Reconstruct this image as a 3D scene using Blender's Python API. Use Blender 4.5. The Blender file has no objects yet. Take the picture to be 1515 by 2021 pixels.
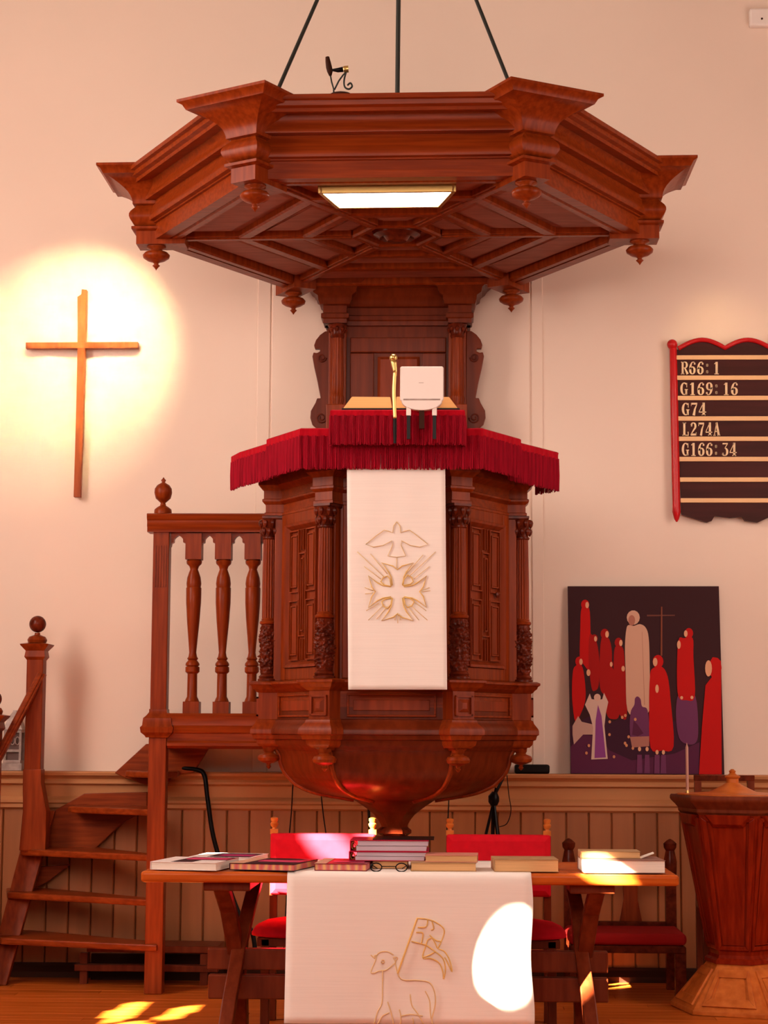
import bpy, bmesh, math, random
from mathutils import Vector, Matrix, noise
random.seed(7)
sc = bpy.context.scene
C = sc.collection
PI = math.pi

# ------------------------------------------------------------------ camera
F, W, H = 3750.0, 1515.0, 2021.0
CAM = Vector((0.274, -9.5, 1.36))
YAW, PITCH, ROLL = 0.035, 0.1154, 0.005
_fw = Vector((-math.sin(YAW)*math.cos(PITCH), math.cos(YAW)*math.cos(PITCH), math.sin(PITCH)))
_rt = Vector((math.cos(YAW), math.sin(YAW), 0)); _up = _rt.cross(_fw)
_r = _rt*math.cos(ROLL)+_up*math.sin(ROLL); _u = -_rt*math.sin(ROLL)+_up*math.cos(ROLL)
cd = bpy.data.cameras.new('camera'); cam = bpy.data.objects.new('camera', cd); C.objects.link(cam)
cd.sensor_fit = 'HORIZONTAL'; cd.sensor_width = 36; cd.lens = F/W*36; cd.clip_end = 100
cam.matrix_world = Matrix(((_r.x, _u.x, -_fw.x, CAM.x), (_r.y, _u.y, -_fw.y, CAM.y), (_r.z, _u.z, -_fw.z, CAM.z), (0, 0, 0, 1)))
sc.camera = cam

def at(px, py, Y):
    """point of the plane y=Y seen at a pixel of the 1515x2021 photograph (for measuring)"""
    d = _fw + _r*((px-W/2)/F) - _u*((py-H/2)/F)
    return CAM + d*((Y-CAM.y)/d.y)
def Z(py, Y, px=779): return at(px, py, Y).z
def X(px, Y, py=1445): return at(px, py, Y).x

# ------------------------------------------------------------------ world, sun, lights, exposure
sc.view_settings.view_transform = 'Standard'; sc.view_settings.look = 'None'
sc.view_settings.gamma = 1; sc.view_settings.use_curve_mapping = False
sc.view_settings.exposure = -0.33
wd = bpy.data.worlds.new('world'); sc.world = wd; wd.use_nodes = True
wd.node_tree.nodes['Background'].inputs[0].default_value = (1.0, 0.88, 0.80, 1)
wd.node_tree.nodes['Background'].inputs[1].default_value = 0.18

def light(name, kind, loc, target, energy, color, **kw):
    l = bpy.data.lights.new(name, kind); l.energy = energy; l.color = color
    for k, v in kw.items(): setattr(l, k, v)
    o = bpy.data.objects.new(name, l); C.objects.link(o); o.location = loc
    d = Vector(target)-Vector(loc)
    o.rotation_euler = d.to_track_quat('-Z', 'Y').to_euler()
    return o
SUN = Vector((-0.62, -0.66, 0.42)).normalized()
light('sun', 'SUN', (-8, -8, 6), Vector((-8, -8, 6))-SUN, 380, (1, 0.86, 0.62), angle=0.012)
light('side_light', 'AREA', (-4.0, -2.4, 3.7), (0.0, -1.0, 3.1), 320, (1.0, 0.79, 0.68), shape='RECTANGLE', size=2.2, size_y=3.0)  # daylight from the windows on the left
light('side_light', 'AREA', (4.0, -1.7, 2.9), (0.2, 1.2, 2.3), 140, (1.0, 0.78, 0.68), shape='RECTANGLE', size=2.2, size_y=3.0)  # added fill from the right to brighten the end wall, no window there
light('front_fill_light', 'AREA', (-0.6, -10.6, 4.0), (0, 0, 1.0), 400, (1.0, 0.78, 0.67), shape='RECTANGLE', size=5, size_y=2.6)  # added frontal fill from behind the camera, not a lamp of the hall

# ------------------------------------------------------------------ materials
def mat(name, col, rough=0.5, spec=0.3, metal=0.0, coat=0.0, sheen=0.0, emit=None, var=0.0, scale=(8, 8, 8), bump=0.0, col2=None, detail=4):
    m = bpy.data.materials.new(name); m.use_nodes = True
    nt = m.node_tree; b = nt.nodes['Principled BSDF']
    b.inputs['Base Color'].default_value = (*col, 1); b.inputs['Roughness'].default_value = rough
    b.inputs['Specular IOR Level'].default_value = spec; b.inputs['Metallic'].default_value = metal
    b.inputs['Coat Weight'].default_value = coat; b.inputs['Coat Roughness'].default_value = 0.25
    b.inputs['Sheen Weight'].default_value = sheen
    if emit:
        b.inputs['Emission Color'].default_value = (*emit[0], 1); b.inputs['Emission Strength'].default_value = emit[1]
    if var or col2 or bump:
        g = nt.nodes.new('ShaderNodeNewGeometry'); mp = nt.nodes.new('ShaderNodeMapping'); n = nt.nodes.new('ShaderNodeTexNoise')
        mp.inputs['Scale'].default_value = scale; n.inputs['Scale'].default_value = 1.0; n.inputs['Detail'].default_value = detail
        nt.links.new(g.outputs['Position'], mp.inputs['Vector']); nt.links.new(mp.outputs['Vector'], n.inputs['Vector'])
        if var or col2:
            r = nt.nodes.new('ShaderNodeValToRGB')
            c2 = col2 if col2 else tuple(c*(1-var) for c in col)
            r.color_ramp.elements[0].color = (*c2, 1); r.color_ramp.elements[1].color = (*col, 1)
            r.color_ramp.elements[0].position = 0.35; r.color_ramp.elements[1].position = 0.65
            nt.links.new(n.outputs['Fac'], r.inputs['Fac']); nt.links.new(r.outputs['Color'], b.inputs['Base Color'])
        if bump:
            bp = nt.nodes.new('ShaderNodeBump'); bp.inputs['Strength'].default_value = bump; bp.inputs['Distance'].default_value = 0.01
            nt.links.new(n.outputs['Fac'], bp.inputs['Height']); nt.links.new(bp.outputs['Normal'], b.inputs['Normal'])
    return m
def wood(name, c1, c2, scale, rough=0.38, bump=0.08):
    return mat(name, c1, max(rough-.05, .26), 0.13, coat=0.0, col2=c2, scale=scale, bump=bump, detail=6)
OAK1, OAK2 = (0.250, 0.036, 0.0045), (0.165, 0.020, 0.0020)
M_OAKV = wood('oak_vertical_grain', OAK1, OAK2, (45, 45, 3))
M_OAKH = wood('oak_horizontal_grain', OAK1, OAK2, (3, 45, 55))
M_OAKP = wood('oak_panel', (0.24, 0.036, 0.009), (0.16, 0.022, 0.004), (30, 30, 2.5), 0.42)
M_OAKS = wood('oak_soffit_board', (0.30, 0.080, 0.045), (0.23, 0.056, 0.031), (5, 30, 5), 0.6)
M_BOWL = wood('oak_shade_darkened', (0.155, 0.023, 0.005), (0.105, 0.014, 0.0025), (30, 30, 2.5), 0.38)  # darker copy of the oak, shade on bowl and backboard put into the colour
M_CARVE = wood('oak_carved_dark', (0.15, 0.020, 0.006), (0.07, 0.008, 0.002), (25, 25, 25), 0.3)
M_STAIR = wood('stair_oak', (0.28, 0.044, 0.007), (0.18, 0.024, 0.003), (4, 40, 50), 0.4)
M_STAIRV = wood('stair_oak_upright', (0.28, 0.044, 0.007), (0.18, 0.024, 0.003), (40, 40, 3), 0.4)
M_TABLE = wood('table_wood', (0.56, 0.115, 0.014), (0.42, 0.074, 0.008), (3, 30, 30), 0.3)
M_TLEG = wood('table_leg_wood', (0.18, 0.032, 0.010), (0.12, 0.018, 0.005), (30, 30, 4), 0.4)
M_FLOOR = [wood('floor_board_%d' % i, (0.56*k, 0.125*k, 0.017*k), (0.42*k, 0.082*k, 0.009*k), (2, 40, 10), 0.32) for i, k in enumerate((1, 0.88, 1.1))]
M_FONT = wood('font_mahogany', (0.24, 0.017, 0.003), (0.16, 0.009, 0.0015), (40, 40, 2.5), 0.3)
M_FONTL = wood('font_light_oak', (0.60, 0.16, 0.028), (0.44, 0.10, 0.014), (20, 20, 20), 0.4)
M_WALL = mat('plaster_wall', (0.82, 0.66, 0.545), 0.75, 0.1, var=0.03, scale=(1.3, 1.3, 1.3), bump=0.04)
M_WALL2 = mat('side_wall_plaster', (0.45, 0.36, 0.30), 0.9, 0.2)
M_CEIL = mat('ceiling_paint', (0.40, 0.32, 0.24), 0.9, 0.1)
M_WAINS = [mat('wainscot_paint_%d' % i, (0.38*k, 0.130*k, 0.044*k), 0.5, 0.3, var=0.12, scale=(20, 20, 1.5)) for i, k in enumerate((1, 0.94, 1.05))]
M_RAIL = mat('dado_rail_paint', (0.50, 0.22, 0.09), 0.45, 0.15)
M_DARK = mat('dark_skirting', (0.040, 0.012, 0.006), 0.6, 0.1)
M_IRON = mat('dark_iron', (0.045, 0.050, 0.045), 0.5, metal=0.6)
M_BLACK = mat('black_plastic', (0.006, 0.004, 0.004), 0.35, 0.12)
M_BRASS = mat('brass', (0.75, 0.52, 0.18), 0.28, metal=0.9)
M_WHITEP = mat('white_plastic', (0.85, 0.76, 0.70), 0.35)
M_LAMP = mat('lit_diffuser', (1, 1, 1), 0.5, emit=((1.0, 0.86, 0.74), 30))
M_RED = mat('crimson_velvet', (0.46, 0.003, 0.014), 0.7, 0.04, sheen=0.03, var=0.25, scale=(60, 60, 20))
M_FRINGE = mat('crimson_fringe', (0.36, 0.003, 0.018), 0.65, 0.06, sheen=0.03, var=0.35, scale=(90, 90, 6))
M_CHAIR = mat('red_chair_velvet', (0.62, 0.009, 0.020), 0.75, 0.04, sheen=0.0, var=0.1, scale=(30, 30, 30))
M_LINEN = mat('white_linen', (0.90, 0.83, 0.77), 0.85, 0.1, var=0.03, scale=(3, 3, 150), bump=0.05)
M_GOLD = mat('gold_thread', (0.76, 0.50, 0.16), 0.5, 0.4)
M_GOLD2 = mat('pale_gold_thread', (0.76, 0.56, 0.30), 0.6, 0.3)
M_PAGE = mat('page_edges', (0.72, 0.42, 0.19), 0.8, var=0.15, scale=(4, 4, 300))
M_BPAGE = mat('gilt_page_edges', (0.74, 0.36, 0.12), 0.7, var=0.1, scale=(4, 4, 300))
M_PAGEW = mat('white_page_edges', (0.85, 0.78, 0.68), 0.8, var=0.1, scale=(4, 4, 300))
M_TAN = mat('tan_leather', (0.45, 0.26, 0.12), 0.6, var=0.25, scale=(20, 20, 20))
M_WOODX = wood('cross_wood', (0.40, 0.085, 0.018), (0.26, 0.050, 0.012), (30, 30, 5), 0.45)
M_HRED = mat('red_gloss_paint', (0.50, 0.010, 0.012), 0.25, coat=0.0)
M_HBACK = wood('board_dark_brown', (0.060, 0.012, 0.010), (0.040, 0.009, 0.007), (2, 20, 20), 0.45)
M_CREAM = mat('cream_strip', (0.78, 0.48, 0.24), 0.5)
M_LETTER = mat('cream_lettering', (0.82, 0.60, 0.36), 0.5)
M_PALEM = mat('pale_metal', (0.45, 0.36, 0.32), 0.5, metal=0.2, var=0.3, scale=(30, 30, 30))
def flat(name, c, r=0.7): return mat(name, c, r, 0.1)

# ------------------------------------------------------------------ helpers
WM = {}
def thing(name, label, cat, loc=(0, 0, 0), group=None):
    o = bpy.data.objects.new(name, None); C.objects.link(o); o.location = loc; o.empty_display_size = 0.1
    WM[o.name] = Matrix.Translation(Vector(loc))
    o['label'] = label; o['category'] = cat
    if group: o['group'] = group
    return o
def tag(o, label, cat, group=None):
    o['label'] = label; o['category'] = cat
    if group: o['group'] = group
    return o
def B(): return bmesh.new()
def obj(name, bm, m, parent=None, smooth=False, bevel=0, M=None, kind=None, label=None, segs=2):
    if M is not None: bmesh.ops.transform(bm, matrix=M, verts=bm.verts)
    bmesh.ops.recalc_face_normals(bm, faces=bm.faces)
    me = bpy.data.meshes.new(name); bm.to_mesh(me); bm.free()
    for mm in (m if isinstance(m, (list, tuple)) else [m]): me.materials.append(mm)
    if smooth: me.shade_smooth() if smooth is True else me.shade_smooth()
    o = bpy.data.objects.new(name, me); C.objects.link(o)
    if smooth == 'auto':
        me.set_sharp_from_angle(angle=math.radians(38))
    if bevel:
        md = o.modifiers.new('bevel', 'BEVEL'); md.width = bevel; md.segments = segs; md.limit_method = 'ANGLE'; md.angle_limit = math.radians(35)
    if parent is not None:
        o.parent = parent; o.matrix_parent_inverse = WM[parent.name].inverted()
    WM[o.name] = Matrix.Identity(4)
    if kind: o['kind'] = kind
    if label: o['label'] = label
    return o
def struct(name, bm, m, **k): return obj(name, bm, m, kind='structure', **k)

def box(bm, x0, x1, y0, y1, z0, z1, mi=0):
    v = [bm.verts.new(p) for p in ((x0, y0, z0), (x1, y0, z0), (x1, y1, z0), (x0, y1, z0), (x0, y0, z1), (x1, y0, z1), (x1, y1, z1), (x0, y1, z1))]
    for f in ((0, 3, 2, 1), (4, 5, 6, 7), (0, 1, 5, 4), (1, 2, 6, 5), (2, 3, 7, 6), (3, 0, 4, 7)):
        bm.faces.new([v[i] for i in f]).material_index = mi
    return v
def obox(bm, c, ax, ay, az, hx, hy, hz, mi=0):
    c = Vector(c); P = []
    for sz in (-1, 1):
        for sx, sy in ((-1, -1), (1, -1), (1, 1), (-1, 1)):
            P.append(bm.verts.new(c+ax*(hx*sx)+ay*(hy*sy)+az*(hz*sz)))
    for f in ((0, 3, 2, 1), (4, 5, 6, 7), (0, 1, 5, 4), (1, 2, 6, 5), (2, 3, 7, 6), (3, 0, 4, 7)):
        bm.faces.new([P[i] for i in f]).material_index = mi
def loft(bm, rings, closed=True, cap=True, mi=0, loop=False):
    R = [[bm.verts.new(p) for p in r] for r in rings]
    n = len(R[0]); m = len(R)
    for i in range(m if loop else m-1):
        a, b = R[i], R[(i+1) % m]
        for j in range(n if closed else n-1):
            k = (j+1) % n
            try: bm.faces.new((a[j], a[k], b[k], b[j])).material_index = mi
            except ValueError: pass
    if cap and closed and not loop:
        for r in (R[0], R[-1]):
            try: bm.faces.new(r).material_index = mi
            except ValueError: pass
    return R
def lathe(bm, prof, c=(0, 0, 0), seg=20, mi=0, cap=True, flute=0, depth=0):
    rings = []
    for r, z in prof:
        ring = []
        for i in range(seg):
            a = 2*PI*i/seg; rr = r
            if flute: rr = r-depth*abs(math.sin(a*flute/2))**0.7*(-1)-depth
            ring.append((c[0]+rr*math.cos(a), c[1]+rr*math.sin(a), c[2]+z))
        rings.append(ring)
    return loft(bm, rings, cap=cap, mi=mi)
def prism(bm, pts, f0, f1, mi=0):
    """polygon pts, mapped by f0 and f1 to its two end faces"""
    a = [bm.verts.new(f0(*p)) for p in pts]; b = [bm.verts.new(f1(*p)) for p in pts]
    n = len(pts)
    bm.faces.new(a).material_index = mi; bm.faces.new(b[::-1]).material_index = mi
    for i in range(n):
        bm.faces.new((a[i], b[i], b[(i+1) % n], a[(i+1) % n])).material_index = mi
def prism_y(bm, pts, y0, y1, mi=0): prism(bm, pts, lambda x, z: (x, y0, z), lambda x, z: (x, y1, z), mi)
def prism_z(bm, pts, z0, z1, mi=0): prism(bm, pts, lambda x, y: (x, y, z0), lambda x, y: (x, y, z1), mi)
def prism_x(bm, pts, x0, x1, mi=0): prism(bm, pts, lambda y, z: (x0, y, z), lambda y, z: (x1, y, z), mi)
def tube(bm, pts, r, seg=8, mi=0, flatten=None):
    pts = [Vector(p) for p in pts]; rings = []; prev = None
    for i, p in enumerate(pts):
        d = (pts[min(i+1, len(pts)-1)]-pts[max(i-1, 0)]).normalized()
        a = prev if prev else (Vector((0, 0, 1)) if abs(d.z) < .9 else Vector((1, 0, 0)))
        s = d.cross(a).normalized(); t = s.cross(d).normalized(); prev = t
        rr = r[i] if isinstance(r, (list, tuple)) else r
        rings.append([p+s*(rr*math.cos(2*PI*k/seg))+t*(rr*math.sin(2*PI*k/seg)) for k in range(seg)])
    loft(bm, rings, mi=mi)
def spline(pts, n=6, closed=False):
    P = [Vector(p) for p in pts]; out = []; m = len(P)
    for i in range(m if closed else m-1):
        g = lambda k: P[k % m] if closed else P[max(0, min(m-1, k))]
        p0, p1, p2, p3 = g(i-1), g(i), g(i+1), g(i+2)
        for j in range(n):
            t = j/n
            out.append(0.5*((2*p1)+(p2-p0)*t+(2*p0-5*p1+4*p2-p3)*t*t+(3*p1-p0-3*p2+p3)*t**3))
    if not closed: out.append(P[-1])
    return out
def hexp(R, rot=0, c=(0, 0)):
    return [(c[0]+R*math.cos(math.radians(60*k-120)+rot), c[1]+R*math.sin(math.radians(60*k-120)+rot)) for k in range(6)]
def hexloft(bm, prof, c=(0, 0), rot=0, loop=False, cap=True):
    """prof: (circumradius, z)"""
    return loft(bm, [[(x, y, z) for x, y in hexp(R, rot, c)] for R, z in prof], loop=loop, cap=cap)
def usweep(bm, rad, r_in, r0, w, prof):
    """radial corner block: rectangular plan, sides offset outwards by prof (o, z); rad = unit radial vector (x, y)"""
    rx, ry = rad; tx, ty = -ry, rx
    rings = []
    for o, z in prof:
        ring = []
        for a, b in ((r_in, -(w/2+o)), (r0+o, -(w/2+o)), (r0+o, w/2+o), (r_in, w/2+o)):
            ring.append((rx*a+tx*b, ry*a+ty*b, z))
        rings.append(ring)
    loft(bm, rings)
SQ3 = math.sqrt(3)/2
def arcprof(o0, z0, o1, z1, bulge, n=6):
    """curved profile between two (o,z) points"""
    out = []
    for i in range(n+1):
        t = i/n; out.append((o0+(o1-o0)*t+bulge*math.sin(PI*t), z0+(z1-z0)*t))
    return out

# ------------------------------------------------------------------ the room
WY = 1.32                                            # the end wall
bm = B(); box(bm, -4.3, 4.3, WY, WY+0.25, -0.1, 6.3); struct('wall_back', bm, M_WALL)
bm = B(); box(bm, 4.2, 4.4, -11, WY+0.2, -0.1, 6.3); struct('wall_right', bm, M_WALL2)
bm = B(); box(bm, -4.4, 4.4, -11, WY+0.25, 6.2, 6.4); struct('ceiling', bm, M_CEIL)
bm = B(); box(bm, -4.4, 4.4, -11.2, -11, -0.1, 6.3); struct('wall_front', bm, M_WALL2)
# left wall with added holes, shaped so the sun throws its patches
LX = -4.2
def gap(px, py, Y, rx, rz, tilt=0, floor=False):
    if floor:
        d = _fw + _r*((px-W/2)/F) - _u*((py-H/2)/F); p = CAM+d*(-CAM.z/d.z)
    else: p = at(px, py, Y)
    t = (LX-p.x)/SUN.x
    return (p.y+SUN.y*t, p.z+SUN.z*t, rx, rz, tilt)
GAPS = [gap(1012, 1890, -1.38, 0.085, 0.21, -0.9), gap(650, 1668, -0.32, 0.15, 0.085), gap(725, 1632, -0.3, 0.09, 0.06), gap(552, 1765, -0.32, 0.09, 0.12),
        gap(1185, 1718, -1.36, 0.15, 0.050, 0.05),
        gap(245, 1997, 0, 0.34, 0.034, 0.0, True), gap(350, 1999, 0, 0.20, 0.030, 0.5, True), gap(240, 2030, 0, 0.2, 0.05, 0, True)]
bm = B(); N = 248; dz = 6.3/N
def inside(y, z):
    return None
for i in range(N):
    z0 = -0.1+i*6.4/N; z1 = -0.1+(i+1)*6.4/N; zc = (z0+z1)/2; cuts = []
    for (gy, gz, ry, rz, tl) in GAPS:
        # ellipse sheared by tilt
        q = (zc-gz)/rz
        if abs(q) < 1:
            hw = ry*math.sqrt(1-q*q); c = gy+tl*(zc-gz)/rz*ry
            cuts.append((c-hw, c+hw))
    cuts.sort(); y = -11.0; segs_ = []
    for a, b in cuts:
        if a > y: segs_.append((y, a))
        y = max(y, b)
    segs_.append((y, WY+0.2))
    for a, b in segs_:
        v = [bm.verts.new(p) for p in ((LX, a, z0), (LX, b, z0), (LX, b, z1), (LX, a, z1))]; bm.faces.new(v)
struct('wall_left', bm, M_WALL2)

# floor boards, one object each
bm = B(); box(bm, -4.4, 4.4, -11, WY+0.2, -0.1, -0.022); fl = struct('floor', bm, M_DARK)
y = WY; row = 0; fb = 0
while y > -2.6:
    bw = 0.105; x = -4.3-random.random()*1.5
    while x < 4.3:
        L = 2.0+random.random()*1.2
        x0, x1 = max(x, -4.3), min(x+L, 4.3)
        if x1-x0 > 0.1:
            bm = B(); box(bm, x0+0.001, x1-0.001, y-bw+0.0015, y-0.0015, -0.022, -random.random()*0.0008)
            obj('floor_board', bm, M_FLOOR[(row*2+fb) % 3], fl, bevel=0.0015, segs=1); fb += 1
        x += L
    y -= bw; row += 1
bm = B(); box(bm, -4.3, 4.3, -11, y, -0.022, 0); obj('floor_far_boards', bm, M_FLOOR[0], fl, kind='stuff')

# wainscot
RY = 1.19
zr = Z(1526, RY)
zt = Z(1598, 1.27)
bm = B(); box(bm, -4.2, 4.2, 1.285, WY, 0.0, zt+0.02); wains = struct('trim_1', bm, M_WAINS[1])
wains['label'] = 'cream painted boarded dado along the end wall'
x = -3.0; i = 0
while x < 3.0:
    bm = B(); w = 0.1265
    prism_z(bm, [(x+.002, WY-.03), (x+.002, 1.268), (x+.008, 1.260), (x+w-.008, 1.260), (x+w-.002, 1.268), (x+w-.002, WY-.03)], 0.05, zt)
    obj('dado_board', bm, M_WAINS[i % 3], wains); x += w; i += 1
def railsweep(name, prof, m, x0=-4.2, x1=4.2):
    bm = B(); prism_x(bm, [(WY, prof[0][1])]+list(prof)+[(WY, prof[-1][1])], x0, x1)
    return struct(name, bm, m, smooth=False)
a = lambda py: Z(py, 1.22)
railsweep('trim_2', [(RY, zr), (RY-.005, zr-.008), (RY, zr-.022), (1.215, a(1538)), (1.225, a(1541)), (1.215, a(1546)), (1.215, a(1550)), (1.245, a(1554)), (1.25, a(1576)),
                     (1.235, a(1579)), (1.222, a(1583)), (1.222, a(1588)), (1.235, a(1591)), (1.235, a(1598)), (1.256, a(1602))], M_RAIL)
bm = B(); prism_x(bm, [(WY, 0), (1.20, 0), (1.20, 0.03), (1.24, 0.06), (1.245, 0.075), (WY, 0.075)], -4.2, 4.2); struct('baseboard_back', bm, M_DARK)
# flat plaster strip behind the pulpit
bm = B(); xa, xb = X(527, 1.3), X(1048, 1.3)
box(bm, xa, xb, 1.311, WY+.01, zr, Z(560, 1.3)); struct('trim_3', bm, M_WALL, bevel=.004)
bm = B(); box(bm, xa-.085, xa-.01, 1.312, WY+.01, zr, Z(540, 1.3)); box(bm, xb+.01, xb+.075, 1.312, WY+.01, zr, Z(540, 1.3)); struct('trim_4', bm, M_WALL, bevel=.004)

# ------------------------------------------------------------------ the sounding board
CANM = Matrix.Translation((0, 0, 3.9)) @ Matrix.Rotation(-0.0075, 4, 'Y') @ Matrix.Translation((0, 0, -3.9))
can = thing('sounding_board', 'large hexagonal carved oak canopy hanging above the pulpit', 'canopy', (0, 0, 4.1))
zc = lambda py: 1.36+(1445-py)*0.002533*(1+0) if False else Z(py, 0.0, 757)
zf = lambda py: Z(py, -1.10, 757)
Ztop = zf(186)
Zb = zc(466)                                          # underside of the fascia
def mapz(py):                                         # front-face pixel rows to heights
    return Ztop+(py-183)*(Zb-Ztop)/(350-183)
RB = 1.27
prof = [(.17, 183), (.17, 192), (.15, 196), (.147, 205), (.125, 211), (.12, 218), (.05, 222), (.04, 234), (.048, 248), (.056, 254), (.054, 259), (.035, 262),
        (.010, 265), (.010, 271), (.018, 280), (.032, 291), (.040, 299), (.036, 307), (.014, 311), (.014, 314), (.0, 316), (0, 350)]
mapo = lambda o, p: Z(p, -(RB*SQ3+o), 757)
Zb = mapo(0, 350); Ztop = mapo(.17, 183)
ring = [(RB+o/SQ3, mapo(o, p)) for o, p in prof]
bm = B(); hexloft(bm, ring+[(RB-.07, Zb), (RB-.07, Zb+.03), (RB-.10, Zb+.03), (RB-.10, Ztop)], loop=True)
obj('cornice', bm, M_OAKH, can, smooth='auto', M=CANM)
bm = B(); hexloft(bm, [(RB-.05, Ztop-.04), (RB-.05, Ztop-.01), (.75, Ztop-.005), (.7, Ztop+.03), (.15, Ztop+.05)]); obj('top_cover', bm, M_DARK, can, M=CANM)
ZS = Zb+0.045
bm = B(); hexloft(bm, [(RB-.06, ZS), (RB-.06, ZS+.03)])
soffit = obj('soffit', bm, M_OAKS, can, M=CANM)
def hexring(name, Ro, Ri, z0, z1, par, m=M_OAKV):
    bm = B(); hexloft(bm, [(Ro, z1), (Ro, z0+.008), (Ro-.012, z0), (Ri+.012, z0), (Ri, z0+.008), (Ri, z1)], loop=True)
    return obj(name, bm, m, par, M=CANM)
rings_ = [(1.19, 1.13), (.83, .75), (.50, .43), (.24, .19)]
for ro, ri in rings_: hexring('ring_moulding', ro, ri, Zb-.002 if ro > 1 else ZS-.035, ZS+.01, can)
for k in range(6):
    an = math.radians(60*k-120); d = Vector((math.cos(an), math.sin(an), 0)); t = Vector((-d.y, d.x, 0))
    bm = B(); obox(bm, d*.70+Vector((0, 0, ZS-.012)), d, t, Vector((0, 0, 1)), .47, .035, .018)
    obox(bm, d*.70+Vector((0, 0, ZS-.026)), d, t, Vector((0, 0, 1)), .47, .018, .012)
    obj('radial_rib', bm, M_OAKV, can, bevel=.004, M=CANM)
bm = B(); lathe(bm, [(.001, -.05), (.05, -.045), (.07, -.02), (.09, -.03), (.12, -.012), (.13, .02)], (0, 0, ZS-.01), 24); obj('centre_rosette', bm, M_CARVE, can, smooth='auto', M=CANM)
# raised fields between the ribs
for k in range(6):
    a0 = math.radians(60*k-120); a1 = a0+PI/3
    for ro, ri in ((1.10, .88), (.71, .54), (.39, .28)):
        if k == 0 and ro == 1.10: continue
        P0 = Vector((math.cos(a0), math.sin(a0), 0)); P1 = Vector((math.cos(a1), math.sin(a1), 0))
        def q(r, s): return P0*r*(1-s)+P1*r*s
        e = .075/ro
        cs = [q(ro, e), q(ro, 1-e), q(ri, 1-e*ro/ri), q(ri, e*ro/ri)]
        bm = B(); cen = sum(cs, Vector())/4
        loft(bm, [[(p.x, p.y, ZS+.002) for p in cs], [(p.x, p.y, ZS-.008) for p in cs], [((p.x-cen.x)*.93+cen.x, (p.y-cen.y)*.88+cen.y, ZS-.014) for p in cs]])
        obj('soffit_panel', bm, M_OAKS, can, M=CANM)
# corner consoles and pendants
cp = [(.178, 327), (.178, 332), (.160, 336), (.148, 345)]+[(o, z) for o, z in arcprof(.130, 346, .018, 390, -.028, 7)]+[(.018, 394), (.0, 396), (.004, 399)]
cp += arcprof(.006, 400, .010, 436, .026, 7)+[(.0, 438), (.022, 441), (.022, 446), (.0, 449), (.0, 476), (.010, 478), (.010, 481), (-.02, 483)]
za = lambda p: Zb+(zc(p)-zc(466))*((Ztop+.012-Zb)/(zc(327)-zc(466)))
for k in range(6):
    an = math.radians(60*k-120); rad = (math.cos(an), math.sin(an))
    bm = B(); usweep(bm, rad, 1.08, 1.330, .135, [(o, za(p)) for o, p in cp if o > -.01][:-2]+[(.0, za(476))])
    con = obj('corner_console', bm, M_OAKV, can, smooth='auto', M=CANM)
    cx, cy = rad[0]*1.236, rad[1]*1.236; zz = za(476)
    bm = B(); s = .00253
    lathe(bm, [(.050, 0.004), (.050, -.006), (.030, -.014), (.032, -.022), (.058, -.030), (.070, -.044), (.066, -.058), (.045, -.072), (.020, -.080), (.012, -.086), (.012, -.092), (.020, -.098), (.012, -.106), (.004, -.116), (.001, -.122)], (cx, cy, zz), 20)
    obj('pendant', bm, M_OAKV, can, smooth=True, M=CANM)
# light panel in the front bay
zl = ZS-.032
f0, f1, w0, w1 = -.93, -.705, .292, .226
bm = B(); prism_z(bm, [(-w0, f0), (w0, f0), (w1, f1), (-w1, f1)], zl-.035, zl-.02)
XL = at(765, 395, -.82).x
Lm = Matrix.Translation((XL, 0, 0)) @ CANM
lp = obj('light_panel', bm, M_LAMP, can, M=Lm, label='glowing white diffuser')
bm = B()
def bar(p, q, w, z0, z1):
    p = Vector((*p, (z0+z1)/2)); q = Vector((*q, (z0+z1)/2)); d = (q-p).normalized(); obox(bm, (p+q)/2, d, Vector((-d.y, d.x, 0)), Vector((0, 0, 1)), (q-p).length/2+w, w, (z1-z0)/2)
g = .016
for p, q in (((-w0-g, f0-g), (w0+g, f0-g)), ((w0+g, f0-g), (w1+g, f1+g)), ((w1+g, f1+g), (-w1-g, f1+g)), ((-w1-g, f1+g), (-w0-g, f0-g))): bar(p, q, .009, zl-.04, ZS+.005)
obj('lamp_frame', bm, M_BRASS, can, M=Lm, label='brass frame of the light panel')

# suspension rods up to one ceiling hook
apex = Vector((0.01, 0, 6.18))
def rod(p, lab, r, collar=None, grp='iron rods the canopy hangs from'):
    t = thing('suspension_rod', lab, 'rod', p, grp)
    bm = B(); tube(bm, [p, apex], r, 8); obj('rod', bm, M_IRON, t, smooth='auto')
    if collar:
        c = Vector(p).lerp(apex, collar); bm = B(); d = (apex-Vector(p)).normalized()
        tube(bm, [c-d*.035, c-d*.025, c+d*.025, c+d*.035], [r*1.1, r*2.0, r*2.0, r*1.1], 10); obj('collar', bm, M_IRON, t, smooth='auto')
pl = at(524, 170, -.95); rod((pl.x, -.95, Ztop-.01), 'leftmost slanting dark iron rod holding the wooden canopy', .0095)
pr_ = at(1031, 170, -.95); rod((pr_.x, -.95, Ztop-.01), 'rightmost slanting dark iron rod holding the wooden canopy', .009)
rod((at(783, 170, 0).x, 0, Ztop+.04), 'upright dark iron rod with a collar above the canopy centre', .012, .13)
t = thing('ceiling_hook', 'dark iron ring in the ceiling above the canopy', 'hook', apex); bm = B()
lathe(bm, [(.001, -.03), (.04, -.025), (.05, .0), (.09, .012), (.09, .02)], apex, 16); obj('hook_plate', bm, M_IRON, t, smooth='auto')

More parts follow.
